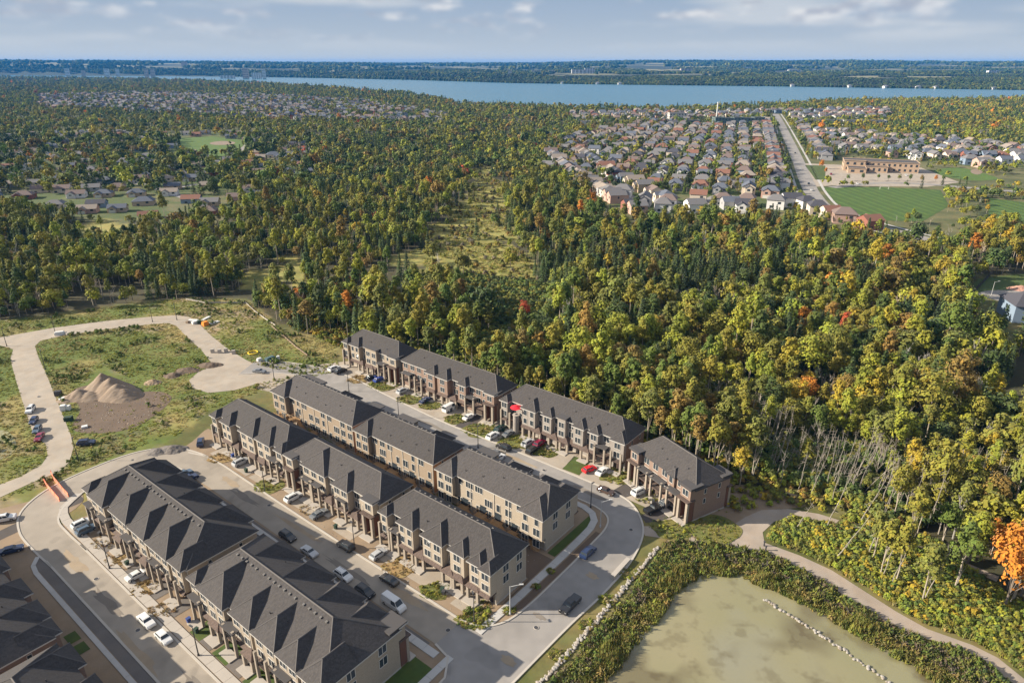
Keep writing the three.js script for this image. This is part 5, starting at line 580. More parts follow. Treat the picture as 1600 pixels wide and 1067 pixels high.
{ // town across the water: place by the sight line, stand on the far land
  const place = (px, dist) => { const a = Math.atan((px - 800) / (FPX / CP)), z = -dist, x = Math.tan(a) * dist * 1.0; return [x, z]; };
  const tw = S(0.62, 0.62, 0.62, { name: 'towerPale' }), tw2 = S(0.5, 0.4, 0.34, { name: 'towerTan' });
  for (const [px, d, w, h, f, m, l] of [[101, 5300, 30, 64, 12, tw, 'pale apartment tower farthest left across the bay'], [126, 5350, 26, 50, 10, tw2, 'tan apartment tower second from the left across the bay'], [163, 5300, 34, 62, 12, tw, 'broad tower left of the twin tan towers across the bay'], [180, 5320, 24, 60, 12, tw, 'slim tower beside the broad one across the bay'], [225, 5250, 28, 62, 12, tw2, 'left one of twin tan towers across the bay'], [235, 5250, 28, 62, 12, tw2, 'right one of twin tan towers across the bay'], [287, 7200, 50, 48, 6, tw2, 'broad tower on the ridge skyline at the left'], [352, 5000, 90, 22, 4, tw, 'long low waterfront block across the bay'], [381, 4950, 38, 66, 10, tw2, 'dark tower among the waterfront blocks'], [398, 4950, 60, 40, 8, tw, 'mid height waterfront block right of the dark tower'], [410, 4900, 22, 58, 10, tw, 'white tower at the end of the waterfront'], [402, 7600, 60, 40, 4, tw2, 'blocky building on the ridge skyline above the waterfront'], [797, 4450, 24, 34, 6, tw, 'white block alone above the far shore'], [737, 4900, 70, 20, 3, tw, 'low white building on the far wooded slope'], [905, 5000, 100, 26, 3, tw, 'left half of the long white complex above the far shore'], [922, 5050, 70, 34, 4, tw, 'right half of the long white complex above the far shore'], [838, 4900, 60, 24, 3, tw, 'white hall left of the long white complex'], [862, 4950, 40, 22, 3, tw, 'small white hall beside the long white complex'], [1075, 6000, 110, 16, 2, tw2, 'tan flat sheds on the far plain'], [1160, 6500, 160, 16, 2, tw, 'pale long sheds on the far plain'], [1243, 5600, 90, 18, 2, tw, 'white sheds on the plain right of centre'], [1270, 5600, 80, 16, 2, tw, 'white sheds on the plain farther right'], [1555, 5200, 70, 16, 2, tw, 'white shed on the plain near the right edge']]) { const [x, z] = place(px, d); bigBuilding(h > 38 ? 'apartment_tower' : 'distant_building', l, h > 38 ? 'tower' : 'building', x, z, 0, [[-w / 2, -w * 0.2, w / 2, w * 0.2, h, f > 6 ? 6 : f, w / 4, w / 6]], m, landHeight(x, z) - 2); }
  for (const [px, l] of [[1243, 'white cottage on the far shore left of the long beach'], [1334, 'white cottage by the water at right'], [1391, 'white cottage middle of the right far shore'], [1443, 'bright white cottage on the right far shore'], [1471, 'white cottage right of the bright one on the far shore'], [1562, 'white cottage near the right end of the far shore'], [880, 'white cottage on the shore below the white complex'], [935, 'white cottage on the far shore by centre'], [970, 'white cottage on the far shore right of centre']]) { let d = 2700, x, z; do { d += 8; [x, z] = place(px, d); } while (inLakeFar(x, z) < 12 && d < 6000); const t = houseProtos[3].clone(true); t.traverse((m) => { if (m.name === 'wall') m.material = wallTones.white; }); t.name = numbered('shore_cottage'); t.position.set(x, landHeight(x, z), z); t.scale.setScalar(1.5); tag(t, l, 'cottage'); scene.add(t); }
}
// ---------------------------------------------------------------- trees and plants
seed(51);
function leavesGeo(list) { // list of {p, n, s, t}: one leaf spray each (a bent quad), tinted at random
  const P = new Float32Array(list.length * 12), C = new Float32Array(list.length * 12), I = new Uint32Array(list.length * 6), N = new THREE.Vector3(), U = new THREE.Vector3(), V = new THREE.Vector3(), a = new THREE.Vector3();
  list.forEach((l, i) => { N.set(...l.n).normalize(); U.set(rnd() - 0.5, rnd() - 0.5, rnd() - 0.5).cross(N).normalize(); V.crossVectors(N, U); const s = l.s, k = l.a || 0.7; const cs = [[-s, 0], [0, -s * k], [s, 0], [0, s * k]]; cs.forEach(([x, y], j) => { a.set(...l.p).addScaledVector(U, x).addScaledVector(V, y).addScaledVector(N, j % 2 ? 0 : -s * 0.25); P.set([a.x, a.y, a.z], i * 12 + j * 3); C.set([l.t[0], l.t[1], l.t[2]], i * 12 + j * 3); }); I.set([i * 4, i * 4 + 1, i * 4 + 2, i * 4, i * 4 + 2, i * 4 + 3], i * 6); });
  const g = new THREE.BufferGeometry(); g.setAttribute('position', new THREE.BufferAttribute(P, 3)); g.setAttribute('color', new THREE.BufferAttribute(C, 3)); g.setIndex(new THREE.BufferAttribute(I, 1)); g.computeVertexNormals(); return g;
}
const tint = (v = 0.3) => { const t = rr(1 - v, 1 + v), q = rr(-0.1, 0.12); return [t * (1 + q), t, t * (1 - q)]; };
const gauss = () => (rnd() + rnd() + rnd()) / 1.5 - 1;
// round crown: clumps of leaf sprays gathered through an uneven egg shape
function roundCrown({ rx, ry, y0, clumps, per, leaf, cr, low = 0.15, shape = 1 }) {
  const L = [], C = []; for (let i = 0; i < clumps; i++) { const th = rr(0, 6.283), ph = Math.acos(rr(-0.75 + low, 1)), r = Math.pow(rnd(), 0.33) * rr(0.72, 1.05), sy = Math.cos(ph), sr = Math.sin(ph) * (shape === 2 ? 1 - 0.5 * Math.max(0, sy) : 1); C.push([Math.cos(th) * sr * rx * r, y0 + sy * ry * r, Math.sin(th) * sr * rx * r]); }
  for (const c of C) { const out = [c[0] / rx, (c[1] - y0) / ry, c[2] / rx], R = cr * rr(0.7, 1.25), ct = rr(0.9, 1.1), n = Math.round(per * rr(0.7, 1.2)); for (let i = 0; i < n; i++) { const d = [gauss(), gauss(), gauss()], l = Math.hypot(...d) || 1, q = Math.pow(rnd(), 0.25), e = d.map((v) => v / l); if (e[1] < -0.55 && rnd() < 0.7) { e[1] = -e[1]; } L.push({ p: [c[0] + e[0] * R * q, c[1] + e[1] * R * q * 0.75, c[2] + e[2] * R * q], n: [e[0] + 0.5 * out[0] + 0.3 * gauss(), e[1] + 0.4 * out[1] + 0.2 + 0.3 * gauss(), e[2] + 0.5 * out[2] + 0.3 * gauss()], s: leaf * rr(0.6, 1.3), t: tint(0.16).map((v) => v * ct) }); } }
  return [leavesGeo(L), C];
}
function limbs(C, h, r, n, y1, b = new B()) { let x = 0, z = 0, pts = [[0, -0.2, 0]]; for (let i = 1; i <= 3; i++) { x += rr(-0.12, 0.12) * h * 0.1; z += rr(-0.12, 0.12) * h * 0.1; pts.push([x, y1 * i / 3, z]); } for (let i = 0; i < 3; i++) b.beam(pts[i], pts[i + 1], r * (1 - i * 0.22), r * (1 - (i + 1) * 0.22), 6); for (let i = 0; i < Math.min(n, C.length); i++) { const k = 1 + Math.floor(rnd() * 3), p = pts[k]; b.beam([p[0], p[1] * rr(0.85, 1), p[2]], C[Math.floor(i * C.length / n)], r * 0.34, 0.03, 4); } return b.geo(); }
function spruce(h, r, tiers, per, leaf) { const L = []; for (let k = 0; k < tiers; k++) { const q = k / tiers, y = h * (0.08 + 0.92 * q), R = r * Math.pow(1 - q, 0.85) + 0.12; for (let i = 0; i < per * (1 - q * 0.75); i++) { const a = rr(0, 6.283), d = R * Math.pow(rnd(), 0.45) * rr(0.8, 1.1); L.push({ p: [Math.cos(a) * d, y - d * 0.35 + rr(-0.25, 0.25), Math.sin(a) * d], n: [Math.cos(a) * 0.55 + gauss() * 0.35, 0.85, Math.sin(a) * 0.55 + gauss() * 0.35], s: leaf * rr(0.7, 1.3), a: 0.5, t: tint(0.25) }); } } return leavesGeo(L); }
function pineCrown(h, leaf, n, per) { const L = []; for (let k = 0; k < n; k++) { const q = k / n, y = h * (0.36 + 0.62 * q), a = k * 2.4 + rr(-0.4, 0.4), len = (1 - q * 0.72) * rr(2.2, 4.2); for (let i = 0; i < per; i++) { const t = rr(0.3, 1), w = (1 - Math.abs(t - 0.75)) * 0.7; L.push({ p: [Math.cos(a) * len * t + gauss() * w, y + t * 0.6 + gauss() * 0.28, Math.sin(a) * len * t + gauss() * w], n: [gauss() * 0.6, 1, gauss() * 0.6], s: leaf * rr(0.6, 1.2), a: 0.55, t: tint(0.3) }); } } return leavesGeo(L); }
function bareTree(h, spread, depth = 3) { const b = new B(), grow = (p, d, len, r, k) => { const e = [p[0] + d[0] * len, p[1] + d[1] * len, p[2] + d[2] * len]; b.beam(p, e, r, r * 0.62, k > 1 ? 5 : 3); if (k <= 0) return; const n = k === depth ? 6 : 4; for (let i = 0; i < n; i++) { const t = k === depth ? 0.35 + 0.65 * i / n : rr(0.35, 1), a = rr(0, 6.283), s = [Math.cos(a) * spread, rr(0.55, 1.1), Math.sin(a) * spread], nd = [d[0] * 0.5 + s[0], d[1] * 0.35 + s[1], d[2] * 0.5 + s[2]], l = Math.hypot(...nd); grow([p[0] + d[0] * len * t, p[1] + d[1] * len * t, p[2] + d[2] * len * t], nd.map((v) => v / l), len * rr(0.34, 0.5), r * 0.42, k - 1); } }; grow([0, -0.2, 0], [rr(-0.05, 0.05), 1, rr(-0.05, 0.05)], h * 0.62, h * 0.012 + 0.03, depth); return b.geo(); }
function snag(h) { const b = new B(); let x = 0, z = 0, p = [0, -0.2, 0]; for (let i = 1; i <= 4; i++) { x += rr(-0.2, 0.2); z += rr(-0.2, 0.2); const q = [x, h * i / 4, z]; b.beam(p, q, 0.115 - i * 0.02, 0.115 - (i + 1) * 0.02 + 0.01, 6); if (i > 1) for (let k = 0; k < 4; k++) { const a = rr(0, 6.28), l = rr(0.4, 1.5); b.beam([p[0], mix(p[1], q[1], rnd()), p[2]], [p[0] + Math.cos(a) * l, mix(p[1], q[1], rnd()) + rr(0, 0.7), p[2] + Math.sin(a) * l], 0.035, 0.012, 3); } p = q; } return b.geo(); }
const leafM = (r, g, b, n) => new THREE.MeshPhysicalMaterial({ name: 'foliage ' + n, color: new THREE.Color().setRGB(r, g, b), vertexColors: true, roughness: 0.95, side: THREE.DoubleSide, transmission: 0.2, thickness: 0 });
const PAL = { olive: [0.205, 0.192, 0.018], green: [0.105, 0.150, 0.016], moss: [0.150, 0.160, 0.022], lime: [0.240, 0.258, 0.018], gold: [0.345, 0.260, 0.016], bronze: [0.225, 0.150, 0.028], orange: [0.48, 0.185, 0.014], red: [0.40, 0.075, 0.022], dark: [0.038, 0.062, 0.016], grey: [0.20, 0.17, 0.11], deep: [0.060, 0.095, 0.016] };
const palM = {}; for (const k in PAL) palM[k] = leafM(...PAL[k], k);
const white1 = leafM(1, 1, 1, 'mixed'), barkMix = S(1, 1, 1, { name: 'bark' });
// kinds: detailed (single trees), and lighter ones for the woods further off
const near = { broad: [], tall: [] }, mid = [], far = [], spr = [], bares = [], snags = [];
for (let i = 0; i < 6; i++) { const [g, C] = roundCrown({ rx: rr(2.8, 4.1), ry: rr(3.8, 5.2), y0: rr(7, 7.8), clumps: 40, per: 38, leaf: 0.31, cr: rr(1.1, 1.6) }); near.broad.push([g, limbs(C, 12, 0.22, 9, 8)]); }
for (let i = 0; i < 5; i++) { const [g, C] = roundCrown({ rx: rr(1.9, 2.7), ry: rr(4.2, 5.0), y0: 10, clumps: 32, per: 30, leaf: 0.33, cr: 1.1, shape: 2 }); near.tall.push([g, limbs(C, 14, 0.16, 8, 11)]); }
for (let i = 0; i < 7; i++) { const [g] = roundCrown({ rx: rr(2.7, 4.3), ry: rr(3.8, 5.2), y0: 6.6, clumps: 24 + 4 * (i % 3), per: 20, leaf: 0.5, cr: rr(1.25, 1.8) }); mid.push(g); }
for (let i = 0; i < 3; i++) { const [g] = roundCrown({ rx: 4.0, ry: rr(4.0, 4.8), y0: 5.8, clumps: 14, per: 9, leaf: 1.05, cr: 1.8 }); far.push(g); }
for (let i = 0; i < 2; i++) spr.push(spruce(12, 2.3, 20, 34, 0.42)); const sprFar = spruce(12, 2.3, 12, 14, 0.8), pineG = pineCrown(17, 0.42, 40, 26);
for (let i = 0; i < 3; i++) bares.push(bareTree(rr(11, 14), rr(0.5, 0.8))); for (let i = 0; i < 3; i++) snags.push(snag(rr(10, 14)));
const midTrunk = new B().beam([0, -0.2, 0], [0, 7, 0], 0.2, 0.1, 5).geo(), tallTrunk = new B().beam([0, -0.2, 0], [0.2, 11, 0], 0.2, 0.09, 5).geo(), spruceTrunk = new B().beam([0, -0.2, 0], [0, 11, 0], 0.2, 0.04, 5).geo(), pineTrunk = new B().beam([0, -0.2, 0], [0, 16.5, 0], 0.3, 0.06, 6).geo();

// where a tree may stand: 0..1
const clearings = [Z.meadow, Z.meadow2, Z.meadow3];
function woodAt(x, z) {
  if (waterline(x, z) || inside(x, z, Z.field)) return 0; const d = -z;
  if (d > 430 && d < 900 && x / d > 0.40 && !inside(x, z, Z.woods)) { for (const P of [Z.sportsA, Z.sportsB, Z.ballfield, Z.school, Z.suburbB, Z.suburbA]) if (inside(x, z, P)) return P === Z.suburbB || P === Z.suburbA ? 0.75 : 0; return distLine(x, z, mainRoadFar) < 13 ? 0 : 0.7 * smooth(fbm(x / 22, z / 22, 3), 0.42, 0.58); }
  if (d < 560 || inside(x, z, Z.woods)) { if (!inside(x, z, Z.woods)) return 0; for (const c of clearings) if (ragged(x, z, c)) return c === Z.meadow ? 0.006 : 0.03; if (distLine(x, z, trailSpur) < 2.5 || distLine(x, z, mainRoadFar) < 13) return 0; const n = fbm(x / 38 + 5, z / 38 + 8, 3); let v = smooth(n, 0.2, 0.4) * 0.92 + 0.05; if (inside(x, z, softGround)) v *= 0.26; return v; }
  for (const P of [Z.suburbA, Z.suburbB]) if (inside(x, z, P)) return 0.75; if (inside(x, z, Z.suburbC)) return 0.62; if (inside(x, z, Z.suburbD)) return inside(x, z, Z.park) ? 0 : 0.30 + 0.4 * smooth(fbm(x / 60, z / 60, 2), 0.48, 0.62); if (inside(x, z, Z.suburbE)) return 0.45;
  for (const P of [Z.sportsA, Z.sportsB, Z.ballfield, Z.park, Z.school]) if (inside(x, z, P)) return 0; if (inLakeFar(x, z) > 0) return 0;
  const right = x / d; if (d < 900 && right > 0.45) return 0.5; return 0.9;
}
// the thin wood of leaning and fallen trunks around the trail
const softGround = poly([[1150, 700], [1230, 690], [1330, 708], [1400, 745], [1440, 800], [1500, 880], [1560, 930], [1520, 908], [1450, 855], [1380, 840], [1335, 805], [1290, 770], [1230, 745]]);
const S_ = [];
function sampleBand(d0, d1, step, jit = 0.8) { for (let z = -d0; z > -d1; z -= step) { const lim = -z * 0.80 + 55; for (let x = -lim; x < lim; x += step) { const px = x + rr(-jit, jit) * step * 0.5, pz = z + rr(-jit, jit) * step * 0.5, w = woodAt(px, pz); if (w <= 0 || rnd() > w) continue; if (-pz > 380 && nearHouse(px, pz, 5.8)) continue; if (-pz > 450 && distLine(px, pz, mainRoad) < 12) continue; S_.push([px, pz]); } } }
sampleBand(95, 330, 3.75); sampleBand(330, 560, 4.7); sampleBand(560, 1000, 6.8); sampleBand(1000, 2300, 10.5); sampleBand(2300, 3600, 15); sampleBand(3600, 6600, 24);
const trees = S_.map(([x, z]) => {
  const d = -z, n = fbm(x / 55 + 20, z / 55, 3), m = fbm(x / 23 + 3, z / 23 + 70, 3), r = rnd(), ang = Math.atan2(x, d), cedar = smooth(-distLine(x, z, [UV(-160, 160), UV(-100, 164), UV(-50, 158)]), -34, -8) * (d < 330 ? 1 : 0);
  let kind = 'broad', col = 'olive', s = rr(0.50, 0.90) + 0.72 * rnd() ** 3;
  const gold = smooth(ang, 0.25, 0.5) * 0.5 + (d > 1000 && ang > 0.4 ? 0.35 : 0) + smooth(n, 0.5, 0.62) * 0.25;
  if (d < 420 && Math.hypot((x - 70) / 75, (z + 318) / 34) < 1 && rnd() < 0.6) { kind = 'spruce'; col = pick(['dark', 'deep', 'dark', 'deep']); s = rr(0.8, 1.4); }
  else if (d < 205 && x > 55 && rnd() < 0.62) { if (rnd() < 0.5) { kind = 'bare'; s = rr(0.6, 1.0); } else { kind = 'tall'; col = pick(['olive', 'lime', 'moss', 'olive', 'lime', 'gold']); s = rr(0.6, 1.05); } }
  else if (cedar > 0.4 && rnd() < 0.9) { kind = 'tall'; col = pick(['olive', 'moss', 'olive', 'bronze', 'olive', 'moss', 'green', 'lime']); s = rr(0.75, 1.25); }
  else if (m > 0.56 && rnd() < 0.62) { kind = 'spruce'; col = pick(['dark', 'deep', 'deep']); s = rr(0.7, 1.35); }
  else if (inside(x, z, softGround) && rnd() < 0.5) { kind = 'bare'; s = rr(0.6, 1.0); }
  else if (m < 0.43 && rnd() < (d < 560 ? 0.3 : 0.12)) { kind = 'bare'; s = rr(0.7, 1.1); }
  else { if (d < 560 && rnd() < 0.42) kind = 'tall'; col = r < 0.26 ? 'olive' : r < 0.44 ? 'green' : r < 0.60 ? 'moss' : r < 0.78 ? 'lime' : r < 0.93 ? 'deep' : 'bronze'; if (d < 330 && x > 20 && rnd() < 0.45) col = pick(['olive', 'olive', 'bronze', 'moss', 'lime']); if (d < 560 && x < -30 && rnd() < 0.35) col = pick(['lime', 'olive', 'lime', 'moss']); if (rnd() < gold * 0.42) col = pick(['gold', 'lime', 'lime', 'olive', 'gold']); const f = rnd(); if (f < 0.004 + gold * 0.008) col = 'orange'; else if (f < 0.0055) col = 'red'; if (d > 560 && d < 1000 && ang < -0.12 && rnd() < 0.3) col = pick(['dark', 'deep', 'green']); }
  if (d > 240 && d < 540 && x < -60) s *= 0.86;
  if (d > 430 && d < 780 && x / d > 0.4) { s *= 0.62; if (kind === 'spruce' && rnd() < 0.7) { kind = 'broad'; col = pick(['green', 'moss', 'lime', 'deep']); } }
  if (d > 560) { s *= 0.95; if (d > 2300) s *= d > 3600 ? 1.5 : 1.3; if (inside(x, z, Z.suburbA) || inside(x, z, Z.suburbB) || inside(x, z, Z.suburbC)) { s *= 0.8; col = pick(['deep', 'dark', 'green', 'deep', 'dark', 'moss', 'green', 'olive', 'lime', 'bronze']); } else if (inside(x, z, Z.suburbD)) s *= 1.15; }
  return { x, z, d: Math.hypot(x, z), kind, col, s, ang: rr(0, 6.28), sy: rr(0.85, 1.2), show: Math.abs(x) < d * 0.755 + 4 };
});
// single trees, placed one by one (survey pixel of the foot)
const hand = [[1568, 955, 'broad', 'orange', 1.28], [1592, 942, 'broad', 'orange', 1.4], [1622, 930, 'broad', 'orange', 1.35], [1596, 885, 'broad', 'gold', 1.15], [1490, 925, 'tall', 'green', 1.15], [1440, 945, 'tall', 'moss', 1.0], [1375, 905, 'tall', 'olive', 1.0], [1398, 915, 'tall', 'olive', 1.05], [1362, 880, 'tall', 'moss', 0.9], [1512, 880, 'broad', 'lime', 1.05], [1470, 855, 'broad', 'green', 1.0], [1545, 870, 'broad', 'orange', 0.8], [1420, 850, 'tall', 'olive', 1.0], [1540, 820, 'broad', 'bronze', 1.1], [1455, 800, 'broad', 'olive', 1.35], [1405, 790, 'broad', 'olive', 1.0], [1240, 650, 'broad', 'gold', 1.0], [1252, 522, 'broad', 'orange', 0.95], [1313, 545, 'tall', 'red', 1.0], [1255, 640, 'broad', 'orange', 0.9], [820, 500, 'broad', 'red', 0.7], [999, 435, 'broad', 'orange', 0.8], [1350, 655, 'broad', 'gold', 1.15], [1480, 560, 'broad', 'green', 1.45], [1365, 545, 'broad', 'green', 1.2], [545, 507, 'tall', 'orange', 1.0], [527, 470, 'broad', 'orange', 0.7], [620, 500, 'broad', 'gold', 0.8], [433, 280, 'broad', 'red', 0.9], [530, 190, 'broad', 'orange', 1.2], [1283, 264, 'broad', 'orange', 0.75], [1290, 272, 'broad', 'orange', 0.5], [1325, 283, 'broad', 'green', 0.5], [1348, 282, 'broad', 'deep', 0.55], [1372, 283, 'broad', 'green', 0.55], [1388, 283, 'broad', 'deep', 0.5], [1405, 283, 'broad', 'moss', 0.5], [1422, 284, 'broad', 'green', 0.55], [1440, 285, 'broad', 'bronze', 0.55], [1462, 284, 'broad', 'orange', 0.5], [1474, 284, 'broad', 'green', 0.5]];
for (const [x, y, kind, col, s] of hand) { const g = G(x, y); trees.push({ x: g[0], z: g[1], d: Math.hypot(...g), kind, col, s, ang: rr(0, 6), sy: s > 1.25 ? 1.28 : 1.05, show: true, hand: true }); }
trees.sort((a, b) => (b.hand ? 1 : 0) - (a.hand ? 1 : 0) || a.d - b.d);
function where(t) { // in words: which wood, how far in, and towards which side
  const [u, v] = toUV(t.x, t.z), w = (t.z * -CP + H * SP), px = 800 + FPX * t.x / w, third = (a, b2) => px < a ? 'left' : px < b2 ? 'middle' : 'right';
  if (inside(t.x, t.z, softGround) || (u > -30 && t.d < 215)) return (t.d < 150 ? 'beside the pond trail' : t.d < 190 ? 'among leaning trunks' : 'behind the leaning trunks') + ', ' + (px < 1230 ? 'far left' : px < 1300 ? 'left' : px < 1370 ? 'mid left' : px < 1440 ? 'mid right' : px < 1520 ? 'right' : 'far right');
  if (v < 172 && u > -160) { const row = v < 158 ? 'first' : v < 164 ? 'second' : 'third'; return row + ' line behind the ' + (u < -116 ? (u < -145 ? 'left' : u < -130 ? 'middle' : 'right') + ' of the brown brick block' : u < -72 ? (u < -100 ? 'left' : u < -86 ? 'middle' : 'right') + ' of the grey stone block' : (u < -58 ? 'left' : 'right') + ' of the lone brick block'); }
  if (u < -160 && t.d < 330) return 'at the field head wood, ' + third(250, 430) + (t.d < 285 ? ' front' : ' back');
  if (t.x > 60) return (t.d < 235 ? 'near' : t.d < 265 ? 'middle' : t.d < 300 ? 'deep' : 'deepest') + ' in the right wood, ' + (px < 1100 ? 'far left' : px < 1200 ? 'left' : px < 1300 ? 'mid left' : px < 1400 ? 'mid right' : px < 1500 ? 'right' : 'far right');
  return (t.d < 265 ? 'near' : t.d < 330 ? 'midway' : 'far') + ' in the wood behind the upper row, ' + third(750, 950); }
const colourWord = { olive: 'olive', green: 'mid green', moss: 'mossy green', lime: 'yellow green', gold: 'golden', bronze: 'bronze brown', orange: 'bright orange', red: 'red', dark: 'dark green', grey: 'grey', deep: 'deep green' };
const quota = { broad: 190, tall: 110, spruce: 60, bare: 110 }, rest = [];
for (const t of trees) {
  if (!t.show || quota[t.kind] <= 0 || (t.d > 420 && !t.hand)) { rest.push(t); continue; } quota[t.kind]--; const i = Math.floor(t.ang * 100), q = new THREE.Group();
  const foot = where(t), sz = t.s * t.sy; let nm, lb, ct;
  if (t.kind === 'broad' || t.kind === 'tall') { const A = near[t.kind], a = A[i % A.length]; M('crown', a[0], palM[t.col], q); M('trunk', a[1], t.kind === 'tall' || inside(t.x, t.z, softGround) ? mat.trunkPale : mat.trunk, q); nm = t.kind === 'tall' ? 'slender_tree' : 'broadleaf_tree'; lb = `${t.kind === 'tall' ? 'slender' : sz > 1.12 ? 'big round' : sz > 0.9 ? 'round' : 'small round'} ${colourWord[t.col]} tree ${foot}`; ct = 'tree'; }
  else if (t.kind === 'spruce') { M('crown', spr[i % 2], palM[t.col], q); M('trunk', spruceTrunk, mat.trunk, q); nm = 'spruce_tree'; lb = `${sz > 1.05 ? 'tall' : 'small'} pointed ${colourWord[t.col]} spruce ${foot}`; ct = 'spruce'; }
  else { M('branches', bares[i % 3], mat.trunkDead, q); nm = 'bare_tree'; lb = `${sz > 0.9 ? 'tall' : 'small'} leafless grey tree ${foot}`; ct = 'bare tree'; }
  q.name = numbered(nm); q.position.set(t.x, 0, t.z); q.rotation.y = t.ang; q.scale.set(t.s, sz, t.s); if (t.hand && t.col !== 'olive') { const hp = Math.round(t.z); lb = `${sz > 1.2 ? 'large ' : ''}${colourWord[t.col]} ${t.kind === 'tall' ? 'slender ' : ''}tree standing out ${foot}`; } tag(q, lb, ct, lb.replace(/ tree/, ' trees')); scene.add(q);
}
{ // a fresh green pine over the fallen trunks, and the pale leaning or broken trunks themselves
  for (const [x, y, s, l] of [[1195, 672, 1.0, 'tall fresh green pine at the wood edge right of the lone block'], [1448, 640, 1.05, 'tall fresh green pine in the wood at the right'], [1590, 560, 1.1, 'tall green pine below the dark roofed house at right']]) { const g = G(x, y), t = thing('pine_tree', l, 'pine', [g[0], 0, g[1]], rr(0, 6)); t.scale.setScalar(s); M('crown', pineG, leafM(0.095, 0.145, 0.018, 'pine'), t); M('trunk', pineTrunk, mat.trunk, t); }
  const P = [[1148, 690, 0, 1.2], [1116, 670, 0, 1.3], [1212, 735, 0.15, 1], [1205, 742, 0.3, 1], [1220, 745, 0.4, 0.9], [1228, 748, -0.5, 1.0], [1240, 750, 0.35, 0.9], [1250, 745, 0.55, 0.8], [1262, 752, 0.5, 0.9], [1300, 760, 0.1, 1.2], [1310, 755, 0.5, 1.0], [1335, 758, 0.2, 1.3], [1350, 770, 0.7, 1.0], [1330, 775, 1.2, 1.1], [1370, 775, 0.1, 1.1], [1385, 780, 0.55, 1.1], [1395, 785, 0.3, 1.0], [1410, 790, 0.5, 1.1], [1420, 800, 0.15, 1.0], [1300, 878, 0.75, 1.3], [1290, 830, 0.35, 1.2], [1355, 872, 0.2, 1.2], [1376, 907, 0.1, 1.1], [1392, 917, 0.2, 1.0], [1442, 943, 0.25, 1.2], [1492, 922, 0.05, 1.25], [1450, 825, 0.05, 1.2], [1575, 952, 0.15, 1.0], [1255, 690, 0.3, 1.1], [1150, 720, 1.35, 1.2], [1270, 742, 1.3, 1.3], [1240, 830, 0.5, 0.9], [1105, 640, 0.05, 1.0], [1060, 640, 0.05, 1.0], [1000, 600, 0.0, 1.0], [880, 560, 0.0, 1.0], [1412, 770, 0.9, 1.2], [1280, 735, 0.05, 1.0], [1180, 690, 0.1, 1.0], [1342, 820, 0.5, 1.2]]; for (let i = 0; i < 110; i++) { const q = i / 110; P.push([1150 + 430 * q + rr(-14, 14), 712 + 88 * q + rr(-28, 46), rr(-0.06, 0.3), rr(0.75, 1.15)]); }
  P.forEach(([x, y, lean, s], i) => { const g = G(x, y), t = thing('dead_trunk', '', 'dead tree', [g[0], 0, g[1]]); M('trunk', snags[i % 3], mat.trunkDead, t); t.scale.set(s, s, s); t.rotation.set(0.12 * (hash2(i, 3) - 0.5), hash2(i, 9) * 0.6 - 0.3, -(lean > 1 ? lean : lean * 0.62)); const w = lean > 1 ? 'fallen' : lean > 0.5 || lean < -0.3 ? 'steeply leaning' : lean > 0.2 ? 'slightly leaning' : 'upright', f = y > 850 ? 'beside the pond trail' : y > 800 ? 'on the bank above the trail' : x > 1195 ? ['at the back of', 'in the middle of', 'at the front of'][y < 735 ? 0 : y < 762 ? 1 : 2] + ' the broken wood, ' + (x < 1250 ? 'far left' : x < 1310 ? 'left' : x < 1370 ? 'centre' : x < 1430 ? 'right' : 'far right') : x > 1090 ? 'behind the lone brick block' : 'at the wood edge behind the upper row'; tag(t, `${w} pale bare trunk ${f}`, 'dead tree', `${w} pale trunks ${f}`); }); }
// the rest of the woods
const vary = (c, v = 0.18) => { const t = rr(1 - v, 1 + v), q = rr(-0.12, 0.12); return [c[0] * t * (1 + q), c[1] * t, c[2] * t * (1 - q)]; };
{ const groups = { near: stuff('woodland', 'dense autumn woodland filling the ground between the estate and the far suburb'), far: stuff('distant_woodland', 'distant trees between the suburbs and the lake') };
  const buck = new Map(), put = (k, t) => { if (!buck.has(k)) buck.set(k, []); buck.get(k).push(t); };
  for (const t of rest) { const f = t.d > 620 ? 'far' : 'near'; const c = t.kind === 'bare' ? vary([0.36, 0.32, 0.27]) : vary(PAL[t.col]); const q = { x: t.x, z: t.z, ang: t.ang, s: t.s, sy: t.sy, c }; if (t.kind === 'spruce') put(f + (f === 'far' ? '|sf' : '|s' + (t.ang > 3 ? 1 : 0)), q); else if (t.kind === 'bare') put(f + '|b' + Math.floor(t.ang) % 3, q); else if (t.kind === 'tall' && f === 'near') { put('near|t' + Math.floor(t.ang * 10) % 5, q); put('near|tt', { ...q, c: [0.34, 0.29, 0.23] }); } else if (f === 'near') { put('near|m' + Math.floor(t.ang * 10) % 7, q); put('near|mt', { ...q, c: [0.17, 0.14, 0.115] }); } else put('far|f' + Math.floor(t.ang * 10) % 3, q); }
  const geoOf = (k) => k[0] === 'f' ? far[+k[1]] : k === 'sf' ? sprFar : k[0] === 's' ? spr[+k[1]] : k[0] === 'b' ? bares[+k[1]] : k === 'tt' ? tallTrunk : k === 'mt' ? midTrunk : k[0] === 't' ? near.tall[+k[1]][0] : mid[+k[1]];
  for (const [k, L] of buck) { const [f, g] = k.split('|'), tr = g[0] === 'b' || g.endsWith('t'); instanced(tr ? (g[0] === 'b' ? 'branches' : 'trunk') : 'crown', geoOf(g), tr ? barkMix : white1, L, groups[f]); } }
